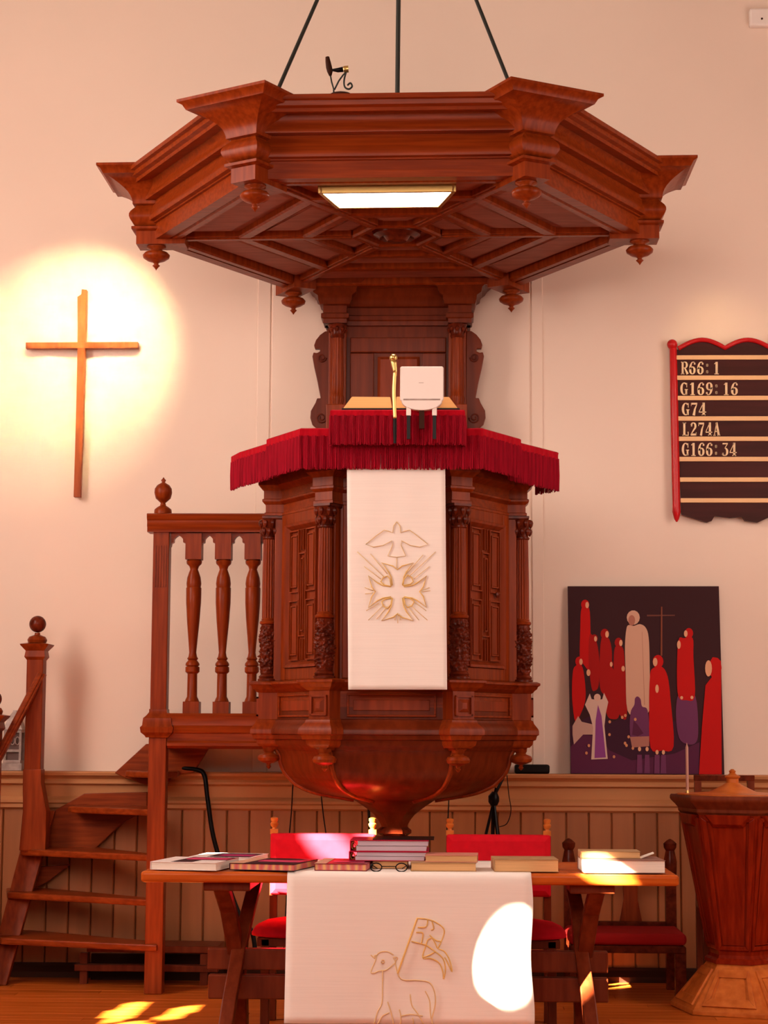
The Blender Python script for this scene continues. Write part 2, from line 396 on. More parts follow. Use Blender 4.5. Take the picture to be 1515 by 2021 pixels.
# clip spotlight on top of the canopy
YS = -1.0
P = lambda x, y, dy=0: at(620+x/15.15, 90+y/15.15, YS+dy)
t = thing('clip_spotlight', 'small dark clip lamp with wire legs on top of the canopy', 'spotlight', P(580, 1320))
bm = B(); tube(bm, [P(390, 340), P(410, 480), P(440, 650), P(470, 780), P(480, 900)], [.009, .012, .014, .013, .006], 8); obj('lamp_arm', bm, M_DARK, t, smooth=True)
bm = B(); tube(bm, [P(480, 740), P(560, 730), P(700, 735), P(860, 710)], [.010, .006, .011, .013], 8); obj('lamp_body', bm, M_BLACK, t, smooth=True)
bm = B(); tube(bm, [P(870, 715), P(900, 710), P(1020, 700)], [.013, .016, .016], 10); obj('lamp_head', bm, M_BRASS, t, smooth='auto', label='amber lamp head')
bm = B(); tube(bm, [P(480, 880), P(520, 1100), P(580, 1300), P(580, 1400)], .004, 6); tube(bm, [P(600, 1320), P(730, 1060), P(860, 880), P(950, 800)], .004, 6)
tube(bm, spline([P(950, 800), P(900, 980), P(890, 1150), P(930, 1260), P(1040, 1300), P(1130, 1220), P(1080, 1120), P(990, 1190)], 4), .0045, 6); obj('wire_leg', bm, M_IRON, t, smooth=True)
bm = B(); lathe(bm, [(.06, -.03), (.06, 0), (.05, .006)], P(780, 1400)+Vector((0, .05, 0)), 16); obj('lamp_foot', bm, M_DARK, t)

# ------------------------------------------------------------------ backboard under the canopy
BY = 1.10
bb = thing('backboard', 'oak back panel with two slim columns between canopy and pulpit', 'panel', (0, BY, 2.6))
x_ = lambda px: X(px, BY, 700); z_ = lambda py: Z(py, BY)
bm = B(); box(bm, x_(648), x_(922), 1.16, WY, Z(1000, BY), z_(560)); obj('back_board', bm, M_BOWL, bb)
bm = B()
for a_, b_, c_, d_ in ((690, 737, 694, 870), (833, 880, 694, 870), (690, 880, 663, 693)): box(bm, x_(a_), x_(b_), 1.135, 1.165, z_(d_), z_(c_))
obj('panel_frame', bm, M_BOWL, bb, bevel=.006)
bm = B(); x0, x1, z0, z1 = x_(743), x_(829), z_(880), z_(699)
loft(bm, [[(x0, 1.163, z0), (x1, 1.163, z0), (x1, 1.163, z1), (x0, 1.163, z1)], [(x0+.02, 1.145, z0+.02), (x1-.02, 1.145, z0+.02), (x1-.02, 1.145, z1-.02), (x0+.02, 1.145, z1-.02)]])
obj('raised_panel', bm, M_OAKP, bb)
for cxp in (665, 902):
    cx = x_(cxp)
    bm = B(); lathe(bm, [(.034, z_(800)), (.040, z_(788)), (.042, z_(784)), (.036, z_(780)), (.038, z_(760)), (.033, z_(668))], (cx, BY, 0), 48, flute=12, depth=.004); obj('column', bm, M_OAKV, bb, smooth='auto')
    bm = B(); lathe(bm, [(.034, z_(668)), (.040, z_(664)), (.036, z_(660)), (.045, z_(650)), (.056, z_(642)), (.048, z_(640))], (cx, BY, 0), 20)
    for k in range(8):
        a0 = k*PI/4; lathe(bm, [(.001, -.02), (.012, -.01), (.014, .0), (.006, .012), (.001, .014)], (cx+.044*math.cos(a0), BY+.044*math.sin(a0), z_(650)), 6)
    obj('capital', bm, M_CARVE, bb, smooth='auto')
    bm = B(); box(bm, cx-.055, cx+.055, 1.02, 1.2, z_(870), z_(802)); box(bm, cx-.05, cx+.05, 1.12, 1.2, z_(802), z_(640)); obj('pedestal', bm, M_OAKV, bb, bevel=.005)
# entablature: stepped, breaking forward over the columns
steps = [(640, 0, .0), (632, 0, .004), (630, .012, .012), (622, .012, .012), (620, 0, .004), (606, .0, .004), (604, .02, .02), (596, .028, .03), (588, .030, .034), (583, .055, .05), (574, .06, .06), (568, .085, .08), (560, .10, .10), (552, .13, .12), (540, .14, .13)]
bm = B()
xl, xr = x_(640), x_(928)
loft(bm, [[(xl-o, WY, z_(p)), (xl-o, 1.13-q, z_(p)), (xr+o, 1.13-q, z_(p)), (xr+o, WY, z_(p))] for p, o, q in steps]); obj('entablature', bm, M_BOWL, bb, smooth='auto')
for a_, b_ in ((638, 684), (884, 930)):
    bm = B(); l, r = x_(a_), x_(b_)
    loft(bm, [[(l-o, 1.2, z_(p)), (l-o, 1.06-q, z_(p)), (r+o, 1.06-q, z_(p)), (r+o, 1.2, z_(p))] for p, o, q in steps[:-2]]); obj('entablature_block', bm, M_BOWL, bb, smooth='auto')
# stepped mouldings in shade-darkened oak up to the canopy
bm = B()
for i, (p, w) in enumerate(((548, 660), (520, 640), (500, 600))):
    pass
loft(bm, [[(-.62-o, WY, z), (-.62-o, 1.0-q, z), (.66+o, 1.0-q, z), (.66+o, WY, z)] for o, q, z in
          ((0, 0, z_(548)), (0, 0, z_(538)), (.02, .04, z_(532)), (.02, .06, z_(526)), (-.02, .08, z_(516)), (.03, .12, z_(508)), (.03, .14, z_(500)), (0, .16, Zb+.05))])
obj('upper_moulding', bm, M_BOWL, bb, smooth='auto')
sc_l = [(650, 650), (640, 650), (630, 657), (622, 667), (618, 678), (620, 685), (629, 685), (630, 690), (624, 693), (617, 692), (615, 700), (619, 722), (626, 752), (632, 783), (625, 783), (622, 792), (613, 808), (612, 822), (616, 835), (626, 844), (640, 848), (652, 845)]
cxm = 785
for sgn in (1, -1):
    pts = [((px if sgn > 0 else 2*cxm-px), py) for px, py in sc_l]
    bm = B(); prism_y(bm, [(x_(px), z_(py)) for px, py in pts], 1.145, 1.185)
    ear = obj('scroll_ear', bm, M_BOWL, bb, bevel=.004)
    for ccx, ccy, rr in ((634, 703, 9), (634, 822, 11)):
        bm = B(); pl_ = []
        for i in range(22):
            th = i*.5; r = rr*(1-i/26)
            px = ccx+r*math.cos(th); px = px if sgn > 0 else 2*cxm-px
            pl_.append((x_(px), 1.143, z_(ccy+r*math.sin(th))))
        tube(bm, pl_, .005, 6); obj('carved_spiral', bm, M_CARVE, ear, smooth=True)

# ------------------------------------------------------------------ the pulpit
pul = thing('pulpit', 'hexagonal carved oak pulpit with fluted columns on a bowl-shaped base', 'pulpit', (0, 0, 0))
zp = lambda py: Z(py, 0.0)                             # heights read at the side corners
zq = lambda py: Z(py, -.55)                            # heights read at the front
ZL = zq(1341)                                          # ledge top
ZE = zp(1020)                                          # underside of entablature
RC = 0.612
# body shell
bm = B(); hexloft(bm, [(.575, ZL-.02), (.575, zp(940)), (.53, zp(940)), (.53, ZL+.02)], loop=True); obj('body', bm, M_OAKV, pul)
bm = B(); hexloft(bm, [(.56, ZL-.03), (.56, ZL)]); obj('pulpit_floor', bm, M_OAKH, pul)
# faces: frame, panel, fretwork
TOPF = ZE-.0
def face(k):
    an = math.radians(60*k-90); n = Vector((math.cos(an), math.sin(an), 0)); t = Vector((-n.y, n.x, 0)); return n, t
UZ = Vector((0, 0, 1))
for k in range(6):
    n, t = face(k); ap = .575*SQ3
    def fb(bm, u0, u1, z0, z1, o0, o1): obox(bm, n*(ap+(o0+o1)/2)+t*((u0+u1)/2)+UZ*((z0+z1)/2), t, n, UZ, (u1-u0)/2, (o1-o0)/2, (z1-z0)/2)
    zb, zt_ = ZL+.005, ZE; U = .235
    bm = B(); fb(bm, -U, -U+.055, zb, zt_, 0, .022); fb(bm, U-.055, U, zb, zt_, 0, .022); fb(bm, -U+.055, U-.055, zt_-.055, zt_, 0, .022); fb(bm, -U+.055, U-.055, zb, zb+.06, 0, .022)
    obj('face_frame', bm, M_OAKV, pul, bevel=.004)
    bm = B(); a_, b_ = -U+.056, U-.056; c_, d_ = zb+.061, zt_-.056
    def rr(a, b, c, d, o): return [n*(ap+o)+t*a+UZ*c, n*(ap+o)+t*b+UZ*c, n*(ap+o)+t*b+UZ*d, n*(ap+o)+t*a+UZ*d]
    loft(bm, [rr(a_, b_, c_, d_, .001), rr(a_, b_, c_, d_, .034), rr(a_+.012, b_-.012, c_+.012, d_-.012, .030), rr(a_+.03, b_-.03, c_+.03, d_-.03, .008)])
    obj('panel_moulding', bm, M_OAKP, pul)
    a_ += .034; b_ -= .034; c_ += .034; d_ -= .034; Hh = d_-c_; Wd = b_-a_; mid = (a_+b_)/2
    bm = B(); lw = .006
    def fr(u0, u1, v0, v1):
        U0, U1, V0, V1 = a_+u0*Wd, a_+u1*Wd, c_+v0*Hh, c_+v1*Hh
        fb(bm, U0, U0+lw, V0, V1, .008, .022); fb(bm, U1-lw, U1, V0, V1, .008, .022); fb(bm, U0+lw, U1-lw, V0, V0+lw, .008, .022); fb(bm, U0+lw, U1-lw, V1-lw, V1, .008, .022)
    fr(0, .36, .52, 1); fr(.64, 1, .52, 1); fr(0, .36, 0, .46); fr(.64, 1, 0, .46); fr(.38, .62, .18, .82)
    fr(.06, .30, .56, .96); fr(.70, .94, .56, .96); fr(.06, .30, .04, .42); fr(.70, .94, .04, .42); fr(.45, .55, .22, .78)
    fb(bm, mid-.014, mid-.008, c_+.84*Hh, d_, .008, .022); fb(bm, mid+.008, mid+.014, c_+.84*Hh, d_, .008, .022)
    fb(bm, mid-.014, mid-.008, c_, c_+.16*Hh, .008, .022); fb(bm, mid+.008, mid+.014, c_, c_+.16*Hh, .008, .022)
    obj('fretwork', bm, M_OAKV, pul)
    for u0, u1, v0, v1 in ((.08, .28, .57, .95), (.72, .92, .57, .95), (.08, .28, .05, .41), (.72, .92, .05, .41)):
        bm = B(); fb(bm, a_+u0*Wd, a_+u1*Wd, c_+v0*Hh, c_+v1*Hh, .006, .017)
        obj('raised_field', bm, M_OAKP, pul, bevel=.004)
    if k == 1 or k == 0 or k == 5:
        pass
# keyhole scutcheon on the right-hand face
n, t = face(1)
bm = B(); lathe(bm, [(.001, 0), (.014, 0), (.016, .006), (.008, .012), (.001, .013)], (0, 0, 0), 12)
Mk = Matrix.Translation(n*(.575*SQ3+.02)+t*.11+UZ*zp(1178)) @ n.to_track_quat('Z', 'Y').to_matrix().to_4x4()
obj('door_ring', bm, M_CARVE, pul, smooth='auto', M=Mk)
# corner columns
for k in range(6):
    an = math.radians(60*k-120); cx, cy = RC*math.cos(an), RC*math.sin(an)
    rad = (math.cos(an), math.sin(an)); tn = (-rad[1], rad[0])
    bm = B(); usweep(bm, rad, .5, .605, .07, [(0, ZL+.003), (0, ZE)]); obj('corner_pilaster', bm, M_OAKV, pul, bevel=.004)
    cc = (cx+rad[0]*.022, cy+rad[1]*.022, 0)
    z0 = ZL+.004; HT = ZE-z0; f = lambda v: z0+v*HT
    bm = B(); lathe(bm, [(.052, f(0)), (.052, f(.012)), (.044, f(.018)), (.048, f(.026)), (.042, f(.034)), (.038, f(.04))], cc, 24); obj('column_base', bm, M_CARVE, pul, smooth='auto')
    # carved drum
    bm = B(); rings = []
    for i in range(57):
        v = i/56; z = f(.04+.30*v); ring = []
        for j in range(56):
            a0 = 2*PI*j/56
            nn = noise.noise(Vector((math.cos(a0)*3.6+k*7, math.sin(a0)*3.6, z*85)))+.6*noise.noise(Vector((math.cos(a0)*8, math.sin(a0)*8+k*3, z*170)))
            r = .037+.004*math.sin(PI*v)+max(-.006, .018*nn)*math.sin(PI*min(1, v*6 if v < .5 else (1-v)*6)/2)
            ring.append((cc[0]+r*math.cos(a0), cc[1]+r*math.sin(a0), z))
        rings.append(ring)
    loft(bm, rings); obj('carved_drum', bm, M_CARVE, pul, smooth=True)
    bm = B(); lathe(bm, [(.038, f(.34)), (.044, f(.345)), (.046, f(.355)), (.042, f(.362)), (.036, f(.366)), (.037, f(.375)), (.033, f(.38))], cc, 24); obj('column_ring', bm, M_OAKV, pul, smooth='auto')
    bm = B(); lathe(bm, [(.0345, f(.378)), (.0345, f(.60)), (.0315, f(.86))], cc, 84, flute=14, depth=.0045); obj('column_shaft', bm, M_OAKV, pul, smooth='auto')
    bm = B(); lathe(bm, [(.033, f(.858)), (.038, f(.864)), (.038, f(.872)), (.032, f(.876)), (.034, f(.90)), (.040, f(.94)), (.050, f(.975)), (.046, f(.98))], cc, 24)
    for row_ in range(2):
        for j in range(8):
            a0 = j*PI/4+row_*PI/8; rr_ = .039+row_*.008; zz = f(.905+row_*.05)
            lathe(bm, [(.001, -.022), (.010, -.010), (.013, .004), (.009, .015), (.001, .019)], (cc[0]+rr_*math.cos(a0), cc[1]+rr_*math.sin(a0), zz), 6)
    usweep(bm, rad, .56, .665, .085, [(0, f(.98)), (.004, f(.985)), (.004, f(.999))]); obj('capital', bm, M_CARVE, pul, smooth='auto')
# entablature with breaks over the columns
ep = [(.0, 0), (.012, 0), (.012, .012), (.004, .016), (.004, .055), (.014, .060), (.026, .070), (.026, .080), (.016, .084), (.016, .125), (.030, .135), (.050, .150), (.052, .20), (.045, .245)]
bm = B(); hexloft(bm, [(.585+o/SQ3, ZE+z) for o, z in ep]+[(.5, ZE+.245), (.5, ZE)], loop=True); obj('entablature', bm, M_OAKH, pul, smooth='auto')
for k in range(6):
    an = math.radians(60*k-120); rad = (math.cos(an), math.sin(an))
    bm = B(); usweep(bm, rad, .5, .648, .092, [(o*.75, ZE+z) for o, z in ep]); obj('entablature_block', bm, M_OAKV, pul, smooth='auto')
ZR = Z(868, -.4)                                       # top of the rim under the cloth
bm = B(); hexloft(bm, [(.60, ZE+.235), (.70, ZE+.25), (.74, ZR-.03), (.74, ZR-.006), (.5, ZR-.006), (.5, ZE+.235)], loop=True); obj('hand_rim', bm, M_CARVE, pul)
# ledge, dado, base mouldings
dz_ = lambda py: ZL-(py-1341)*.00240
lp_ = [(.0, 1395), (.0, 1364), (.010, 1362), (.018, 1358), (.030, 1355), (.036, 1350), (.048, 1347), (.048, 1343), (.030, 1340)]
bm = B(); hexloft(bm, [(.615+o/SQ3, dz_(p)) for o, p in lp_]+[(.5, dz_(1340)), (.5, dz_(1395))], loop=True); obj('ledge', bm, M_OAKH, pul, smooth='auto')
bp_ = [(.0, 1395), (.0, 1418), (.010, 1420), (.014, 1425), (.020, 1428), (.036, 1436), (.040, 1440), (.040, 1448), (.030, 1450), (.024, 1458), (.010, 1460), (.006, 1468), (-.01, 1474), (-.02, 1480), (-.05, 1482)]
bm = B(); hexloft(bm, [(.615+o/SQ3, dz_(p)) for o, p in bp_]+[(.45, dz_(1482)), (.45, dz_(1395))], loop=True); obj('base_moulding', bm, M_BOWL, pul, smooth='auto')
for k in range(6):
    n, t = face(k); ap = .615*SQ3
    bm = B(); lw = .010
    U, z0, z1 = .21, dz_(1414), dz_(1368)
    def fb2(u0, u1, za_, zb_, o): obox(bm, n*(ap+o/2)+t*((u0+u1)/2)+UZ*((za_+zb_)/2), t, n, UZ, (u1-u0)/2, o/2, (zb_-za_)/2)
    fb2(-U, U, z0, z0+lw, .012); fb2(-U, U, z1-lw, z1, .012); fb2(-U, -U+lw, z0+lw, z1-lw, .012); fb2(U-lw, U, z0+lw, z1-lw, .012)
    obj('dado_panel_moulding', bm, M_OAKH, pul, bevel=.003)
    bm = B(); fb2(-U+.03, U-.03, z0+.03, z1-.03, .006); obj('dado_panel', bm, M_OAKP, pul, bevel=.003)
    an = math.radians(60*k-120); rad = (math.cos(an), math.sin(an)); d3 = Vector((*rad, 0)); t3 = Vector((-rad[1], rad[0], 0))
    bm = B(); usweep(bm, rad, .5, .675, .115, [(o*.9, dz_(p)) for o, p in lp_[::-1]]+[(o*.9, dz_(p)) for o, p in bp_[:-2]]); pb = obj('corner_block', bm, M_OAKV, pul, smooth='auto')
    bm = B(); zc0, zc1 = dz_(1412), dz_(1372)
    for u0, u1, a0, a1 in ((-.045, .045, zc0, zc0+.009), (-.045, .045, zc1-.009, zc1), (-.045, -.036, zc0, zc1), (.036, .045, zc0, zc1)):
        obox(bm, d3*.680+t3*((u0+u1)/2)+UZ*((a0+a1)/2), t3, d3, UZ, (u1-u0)/2, .006, (a1-a0)/2)
    zm = (zc0+zc1)/2
    loft(bm, [[d3*.675+t3*a+UZ*(zm+b) for a, b in ((-.028, -.03), (.028, -.03), (.028, .03), (-.028, .03))], [d3*.687+t3*a+UZ*(zm+b) for a, b in ((-.012, -.014), (.012, -.014), (.012, .014), (-.012, .014))]])
    obj('corner_plaque', bm, M_OAKP, pb)
    # pendant under the corner
    c3 = d3*.625; zt0 = dz_(1468)
    bm = B(); usweep(bm, rad, .5, .665, .085, [(0, dz_(1462)), (-.008, dz_(1474)), (-.02, dz_(1480))])
    lathe(bm, [(.032, .0), (.030, -.022), (.024, -.030), (.028, -.036), (.050, -.044), (.057, -.058), (.052, -.072), (.030, -.082), (.012, -.086), (.008, -.094), (.013, -.101), (.004, -.112), (.001, -.114)], (c3.x, c3.y, zt0-.012), 20)
    obj('pendant', bm, M_OAKV, pul, smooth='auto')
# bowl
bw = [(.60, 1474), (.585, 1482), (.572, 1492), (.566, 1505), (.553, 1520), (.53, 1533), (.49, 1548), (.43, 1560), (.36, 1568), (.27, 1574), (.20, 1579)]
bm = B(); hexloft(bm, [(r, zp(p)) for r, p in bw]+[(.165, zp(1588)), (.13, zp(1598)), (.10, zp(1608)), (.08, zp(1618)), (.066, zp(1628)), (.06, zp(1640))]); obj('bowl', bm, M_BOWL, pul, smooth='auto')
for k in range(6):
    an = math.radians(60*k-120)
    pts = [(r*1.0*math.cos(an), r*math.sin(an), zp(p)) for r, p in spline([(r, p, 0) for r, p in bw], 3) and [(v.x, v.y) for v in spline([(r, p, 0) for r, p in bw], 3)]]
    bm = B(); tube(bm, pts, .012, 8); obj('bowl_rib', bm, M_OAKV, pul, smooth=True)
bm = B(); hexloft(bm, [(.066, zp(1632)), (.085, zp(1638)), (.085, zp(1644)), (.06, zp(1650)), (.06, .12), (.09, .08), (.13, .05), (.14, .03), (.14, 0)]); obj('stem', bm, M_CARVE, pul, smooth='auto')
# reading desk on the front rim
DY0, DY1 = -.80, -.42
zdk = Z(808, DY0)
bm = B(); xa, xb = X(655, DY0, 850), X(913, DY0, 850); box(bm, xa, xb, DY0+.015, DY1, ZR-.01, zdk-.008); obj('reading_desk', bm, M_CARVE, pul)

# ------------------------------------------------------------------ crimson cloths with fringe
def pathpts(P, step):
    out = []; P = [Vector(p) for p in P]
    for i in range(len(P)-1):
        n_ = max(1, int((P[i+1]-P[i]).length/step))
        for j in range(n_): out.append(P[i].lerp(P[i+1], j/n_))
    out.append(P[-1]); return out
def cloth_band(par, path, z1, z0, band, inset=.2, off=0, top=True, name='cloth'):
    """top skin + hanging band + fringe along a plan path (list of xy)"""
    pts = pathpts([(x, y, 0) for x, y in path], .012)
    bm = B(); rings = []
    nrm = []
    for i, p in enumerate(pts):
        d = (pts[min(i+1, len(pts)-1)]-pts[max(i-1, 0)]).normalized(); nrm.append(Vector((d.y, -d.x, 0)))
    for i, p in enumerate(pts):
        nn = nrm[i]; wv = .0025*math.sin(i*1.7)+.002*noise.noise(Vector((i*.31, off, 0)))
        q = p+nn*wv
        rings.append([p-nn*inset+UZ*(z1-.001), p-nn*.01+UZ*z1, p+UZ*(z1-.006), q+UZ*(z1-band*.5), q+UZ*(z1-band), q-nn*.006+UZ*(z1-band)])
    loft(bm, rings, closed=False, cap=False)
    obj(name, bm, M_RED, par, smooth='auto')
    bm = B(); pts = pathpts([(x, y, 0) for x, y in path], .0052)
    for lay in range(2):
        for i, p in enumerate(pts):
            i0, i1 = max(i-1, 0), min(i+1, len(pts)-1); d = (pts[i1]-pts[i0]).normalized(); nn = Vector((d.y, -d.x, 0))
            L0 = z1-band+.004; L1 = z0+random.random()*.010+(.012*random.random() if random.random() < .25 else 0)
            w = .0024+.0006*random.random(); sh = d*(.005*(random.random()-.5)); b0 = p-nn*(.001+.005*lay)+nn*.003*math.sin(i*.9)
            a = [b0-d*w, b0+nn*w, b0+d*w, b0-nn*w]
            loft(bm, [[v+UZ*L0 for v in a], [v+sh*.4+nn*.002+UZ*((L0+L1)/2) for v in a], [v+sh+UZ*L1 for v in a]], mi=0)
    obj('fringe', bm, M_FRINGE, par, kind='stuff')
def H2(R, k): return Vector(hexp(R)[k % 6])
zA1, zA0 = ZR+.004, Z(930, -.69)
rimc = thing('pulpit_cloth', 'crimson velvet cloth with long fringe draped over the pulpit rim', 'cloth', (0, -.6, ZR))
RA = .855
A0 = H2(RA, 0).lerp(H2(RA, 5), .44); A3 = H2(RA, 1).lerp(H2(RA, 2), .44)
cloth_band(rimc, [A0, H2(RA, 0), H2(RA, 1), A3], zA1, zA0, .040, .24, 0, name='front_cloth')
RBc = .80
S0 = H2(RBc, 0).lerp(H2(RBc, 5), .40); S1 = H2(RBc, 5); S2 = Vector((-.80, .13))
cloth_band(rimc, [S2+Vector((-.05, .0)), S1, S0][0:1]+[S1, S0], zA1-.004, zA0+.008, .040, .2, 3, name='side_cloth')
T0 = H2(RBc, 1).lerp(H2(RBc, 2), .40); T1 = H2(RBc+.02, 2); T2 = H2(RBc, 2).lerp(H2(RBc, 3), .22)+Vector((.0, 0))
cloth_band(rimc, [T0, T1, T2], zA1-.004, zA0-.01, .040, .2, 5, name='side_cloth')
dc = thing('reading_desk_cloth', 'smaller crimson fringed cloth on the raised reading desk', 'cloth', (0, DY0, zdk))
xa, xb = X(651, DY0, 850), X(917, DY0, 850)
cloth_band(dc, [(xa, DY1), (xa, DY0), (xb, DY0), (xb+.01, DY1)], zdk, Z(879, DY0), .030, .10, 9, name='desk_cloth')
bm = B(); box(bm, xa+.02, xb-.02, DY0+.02, DY1-.005, zdk-.006, zdk+.001); obj('cloth_top', bm, M_RED, dc)

# ------------------------------------------------------------------ bible, microphone, white screen on the desk
bib = thing('open_bible', 'large open bible with golden page edges on the reading desk', 'book', (at(785, 800, -.6).x, -.6, zdk))
Yb = -.76
def bp(px, py, Y): return at(px, py, Y)
bm = B(); l, r = X(674, Yb, 800), X(907, Yb, 800)
zz0 = zdk+.002
box(bm, l, r, Yb-.01, Yb+.22, zz0, zz0+.010); obj('cover', bm, M_BLACK, bib, bevel=.003)
for a_, b_, c_, d_ in ((677, 774, 694, 770), (780, 903, 782, 886)):
    bm = B(); z1_ = Z(780, Yb)
    pts0 = [(X(a_, Yb, 800), zz0+.0105), (X(b_, Yb, 800), zz0+.0105)]; q0 = [(X(c_, Yb+.03, 780), z1_), (X(d_, Yb+.03, 780), z1_)]
    loft(bm, [[(pts0[0][0], Yb, pts0[0][1]), (pts0[1][0], Yb, pts0[1][1]), (pts0[1][0], Yb+.21, pts0[0][1]), (pts0[0][0], Yb+.21, pts0[0][1])],
              [(q0[0][0], Yb+.035, z1_), (q0[1][0], Yb+.035, z1_-.002), (q0[1][0], Yb+.20, z1_-.01), (q0[0][0], Yb+.20, z1_-.008)]])
    obj('pages', bm, M_BPAGE, bib, bevel=.003)
YM = -.835
mic = thing('microphone', 'golden gooseneck microphone clipped to the front of the reading desk', 'microphone', at(779, 870, YM))
bm = B(); tube(bm, [at(779, 875, YM), at(779, 850, YM), at(779, 824, YM)], [.007, .009, .009], 10); obj('clamp', bm, M_BLACK, mic, smooth='auto')
bm = B(); tube(bm, spline([at(779, 826, YM), at(778, 800, YM), at(777, 775, YM), at(778, 750, YM), at(779, 735, YM)], 5), .0092, 10); obj('gooseneck', bm, M_BRASS, mic, smooth=True)
bm = B(); tube(bm, [at(780, 742, YM), at(779, 730, YM), at(777, 718, YM), at(776, 710, YM)], [.007, .010, .014, .015], 14); obj('microphone_body', bm, M_BRASS, mic, smooth=True)
bm = B(); p = at(776, 706, YM); bmesh.ops.create_uvsphere(bm, u_segments=16, v_segments=10, radius=.0185, matrix=Matrix.Translation(p)); obj('microphone_grille', bm, M_BRASS, mic, smooth=True)
YV = -.835
scr = thing('desk_screen', 'small white plastic screen seen from behind on the reading desk', 'screen', at(832, 870, YV))
def rounded(x0, x1, z0, z1, r, n=5):
    out = []
    for cx, cz, a0 in ((x1-r, z1-r, 0), (x0+r, z1-r, PI/2), (x0+r, z0+r, PI), (x1-r, z0+r, 3*PI/2)):
        for i in range(n+1): out.append((cx+r*math.cos(a0+PI/2*i/n), cz+r*math.sin(a0+PI/2*i/n)))
    return out
x0, x1, z0, z1 = X(789, YV, 760), X(875, YV, 760), Z(791, YV), Z(723, YV)
bm = B(); prism_y(bm, rounded(x0, x1, z0, z1, .010), YV, YV+.022); obj('screen_back', bm, M_WHITEP, scr, bevel=.004)
bm = B(); zc_ = Z(790, YV); cxs = X(832, YV, 800); rx = (x1-x0)/2*.94; rz = zc_-Z(810, YV)
prism_y(bm, [(cxs+rx*math.cos(PI+PI*i/16), zc_+rz*math.sin(PI+PI*i/16)) for i in range(17)], YV-.006, YV+.03); obj('screen_base', bm, M_WHITEP, scr, bevel=.003)
bm = B(); tube(bm, [(x0+.016, YV-.002, zc_+.003), (x1-.016, YV-.002, zc_+.003)], .0045, 8); obj('hinge', bm, M_PALEM, scr, smooth='auto')
for px in (806, 857):
    xx = X(px, YV, 830)
    bm = B(); box(bm, xx-.011, xx+.011, YV, YV+.014, Z(820, YV), Z(803, YV)); lg = obj('leg', bm, M_WHITEP, scr, bevel=.002)
    bm = B(); box(bm, xx-.008, xx+.008, YV+.001, YV+.012, Z(866, YV), Z(820, YV)); obj('leg_clamp', bm, M_BLACK, lg)
bm = B(); box(bm, cxs-.012, cxs+.012, YV+.003, YV+.02, Z(845, YV), Z(809, YV)); obj('bracket', bm, M_DARK, scr)
bm = B(); box(bm, cxs-.014, cxs+.008, YV-.0008, YV+.001, Z(756, YV), Z(755, YV)); obj('faint_mark', bm, M_PALEM, scr)

# ------------------------------------------------------------------ white antependium with dove and cross
YT, YBm = -.722, -.738
def ban(px, py, off=0):
    t_ = (py-920)/(1360-920); return at(px, py, YT+(YBm-YT)*t_-off)
bn = thing('white_banner', 'white linen pulpit fall embroidered with golden dove and cross', 'banner', ban(780, 1000))
bm = B(); rings = []
for i in range(45):
    py = 895+(1361-895)*i/44; row_ = []
    for j in range(21):
        px = (684+3*i/44)+((878+4*i/44)-(684+3*i/44))*j/20
        p = ban(px, py); p.y += .0015*math.sin(j*.8+i*.15); row_.append(p)
    rings.append(row_)
loft(bm, rings, closed=False, cap=False); o = obj('linen', bm, M_LINEN, bn, smooth=True)
md = o.modifiers.new('t', 'SOLIDIFY'); md.thickness = .003; md.offset = -1
def stitch(par, strokes, fn, r, m, name='embroidery', closed=()):
    bm = B()
    for s_ in strokes:
        cl = s_[0] == 'c'; pts = s_[1:] if cl else s_
        pp = spline([(x, y, 0) for x, y in pts], 5, cl) if len(pts) > 2 else [Vector((*p, 0)) for p in pts]
        if cl: pp.append(pp[0])
        tube(bm, [fn(p.x, p.y) for p in pp], r, 5)
    return obj(name, bm, m, par, smooth=True)
def zb8(l): return [(660+x/4.8125, 960+y/4.8125) for x, y in l]
bf = lambda x, y: ban(x, y, .004)
dove_h = [(590, 335), (560, 375), (552, 440), (515, 425), (470, 415), (400, 465), (295, 550), (370, 575), (460, 560), (545, 515), (550, 560), (505, 660), (590, 672)]
dove = zb8(dove_h)+[(2*(660+590/4.8125)-x, y) for x, y in zb8(dove_h)[::-1][1:-1]]
def poly(l): return l
strokes = []
cxc, cyc = 660+597/4.8125, 960+1000/4.8125
bm = B()
dv = [bf(x, y) for x, y in dove]; tube(bm, dv+[dv[0]], .0022, 5)
obj('embroidered_dove', bm, M_GOLD2, bn, smooth=True)
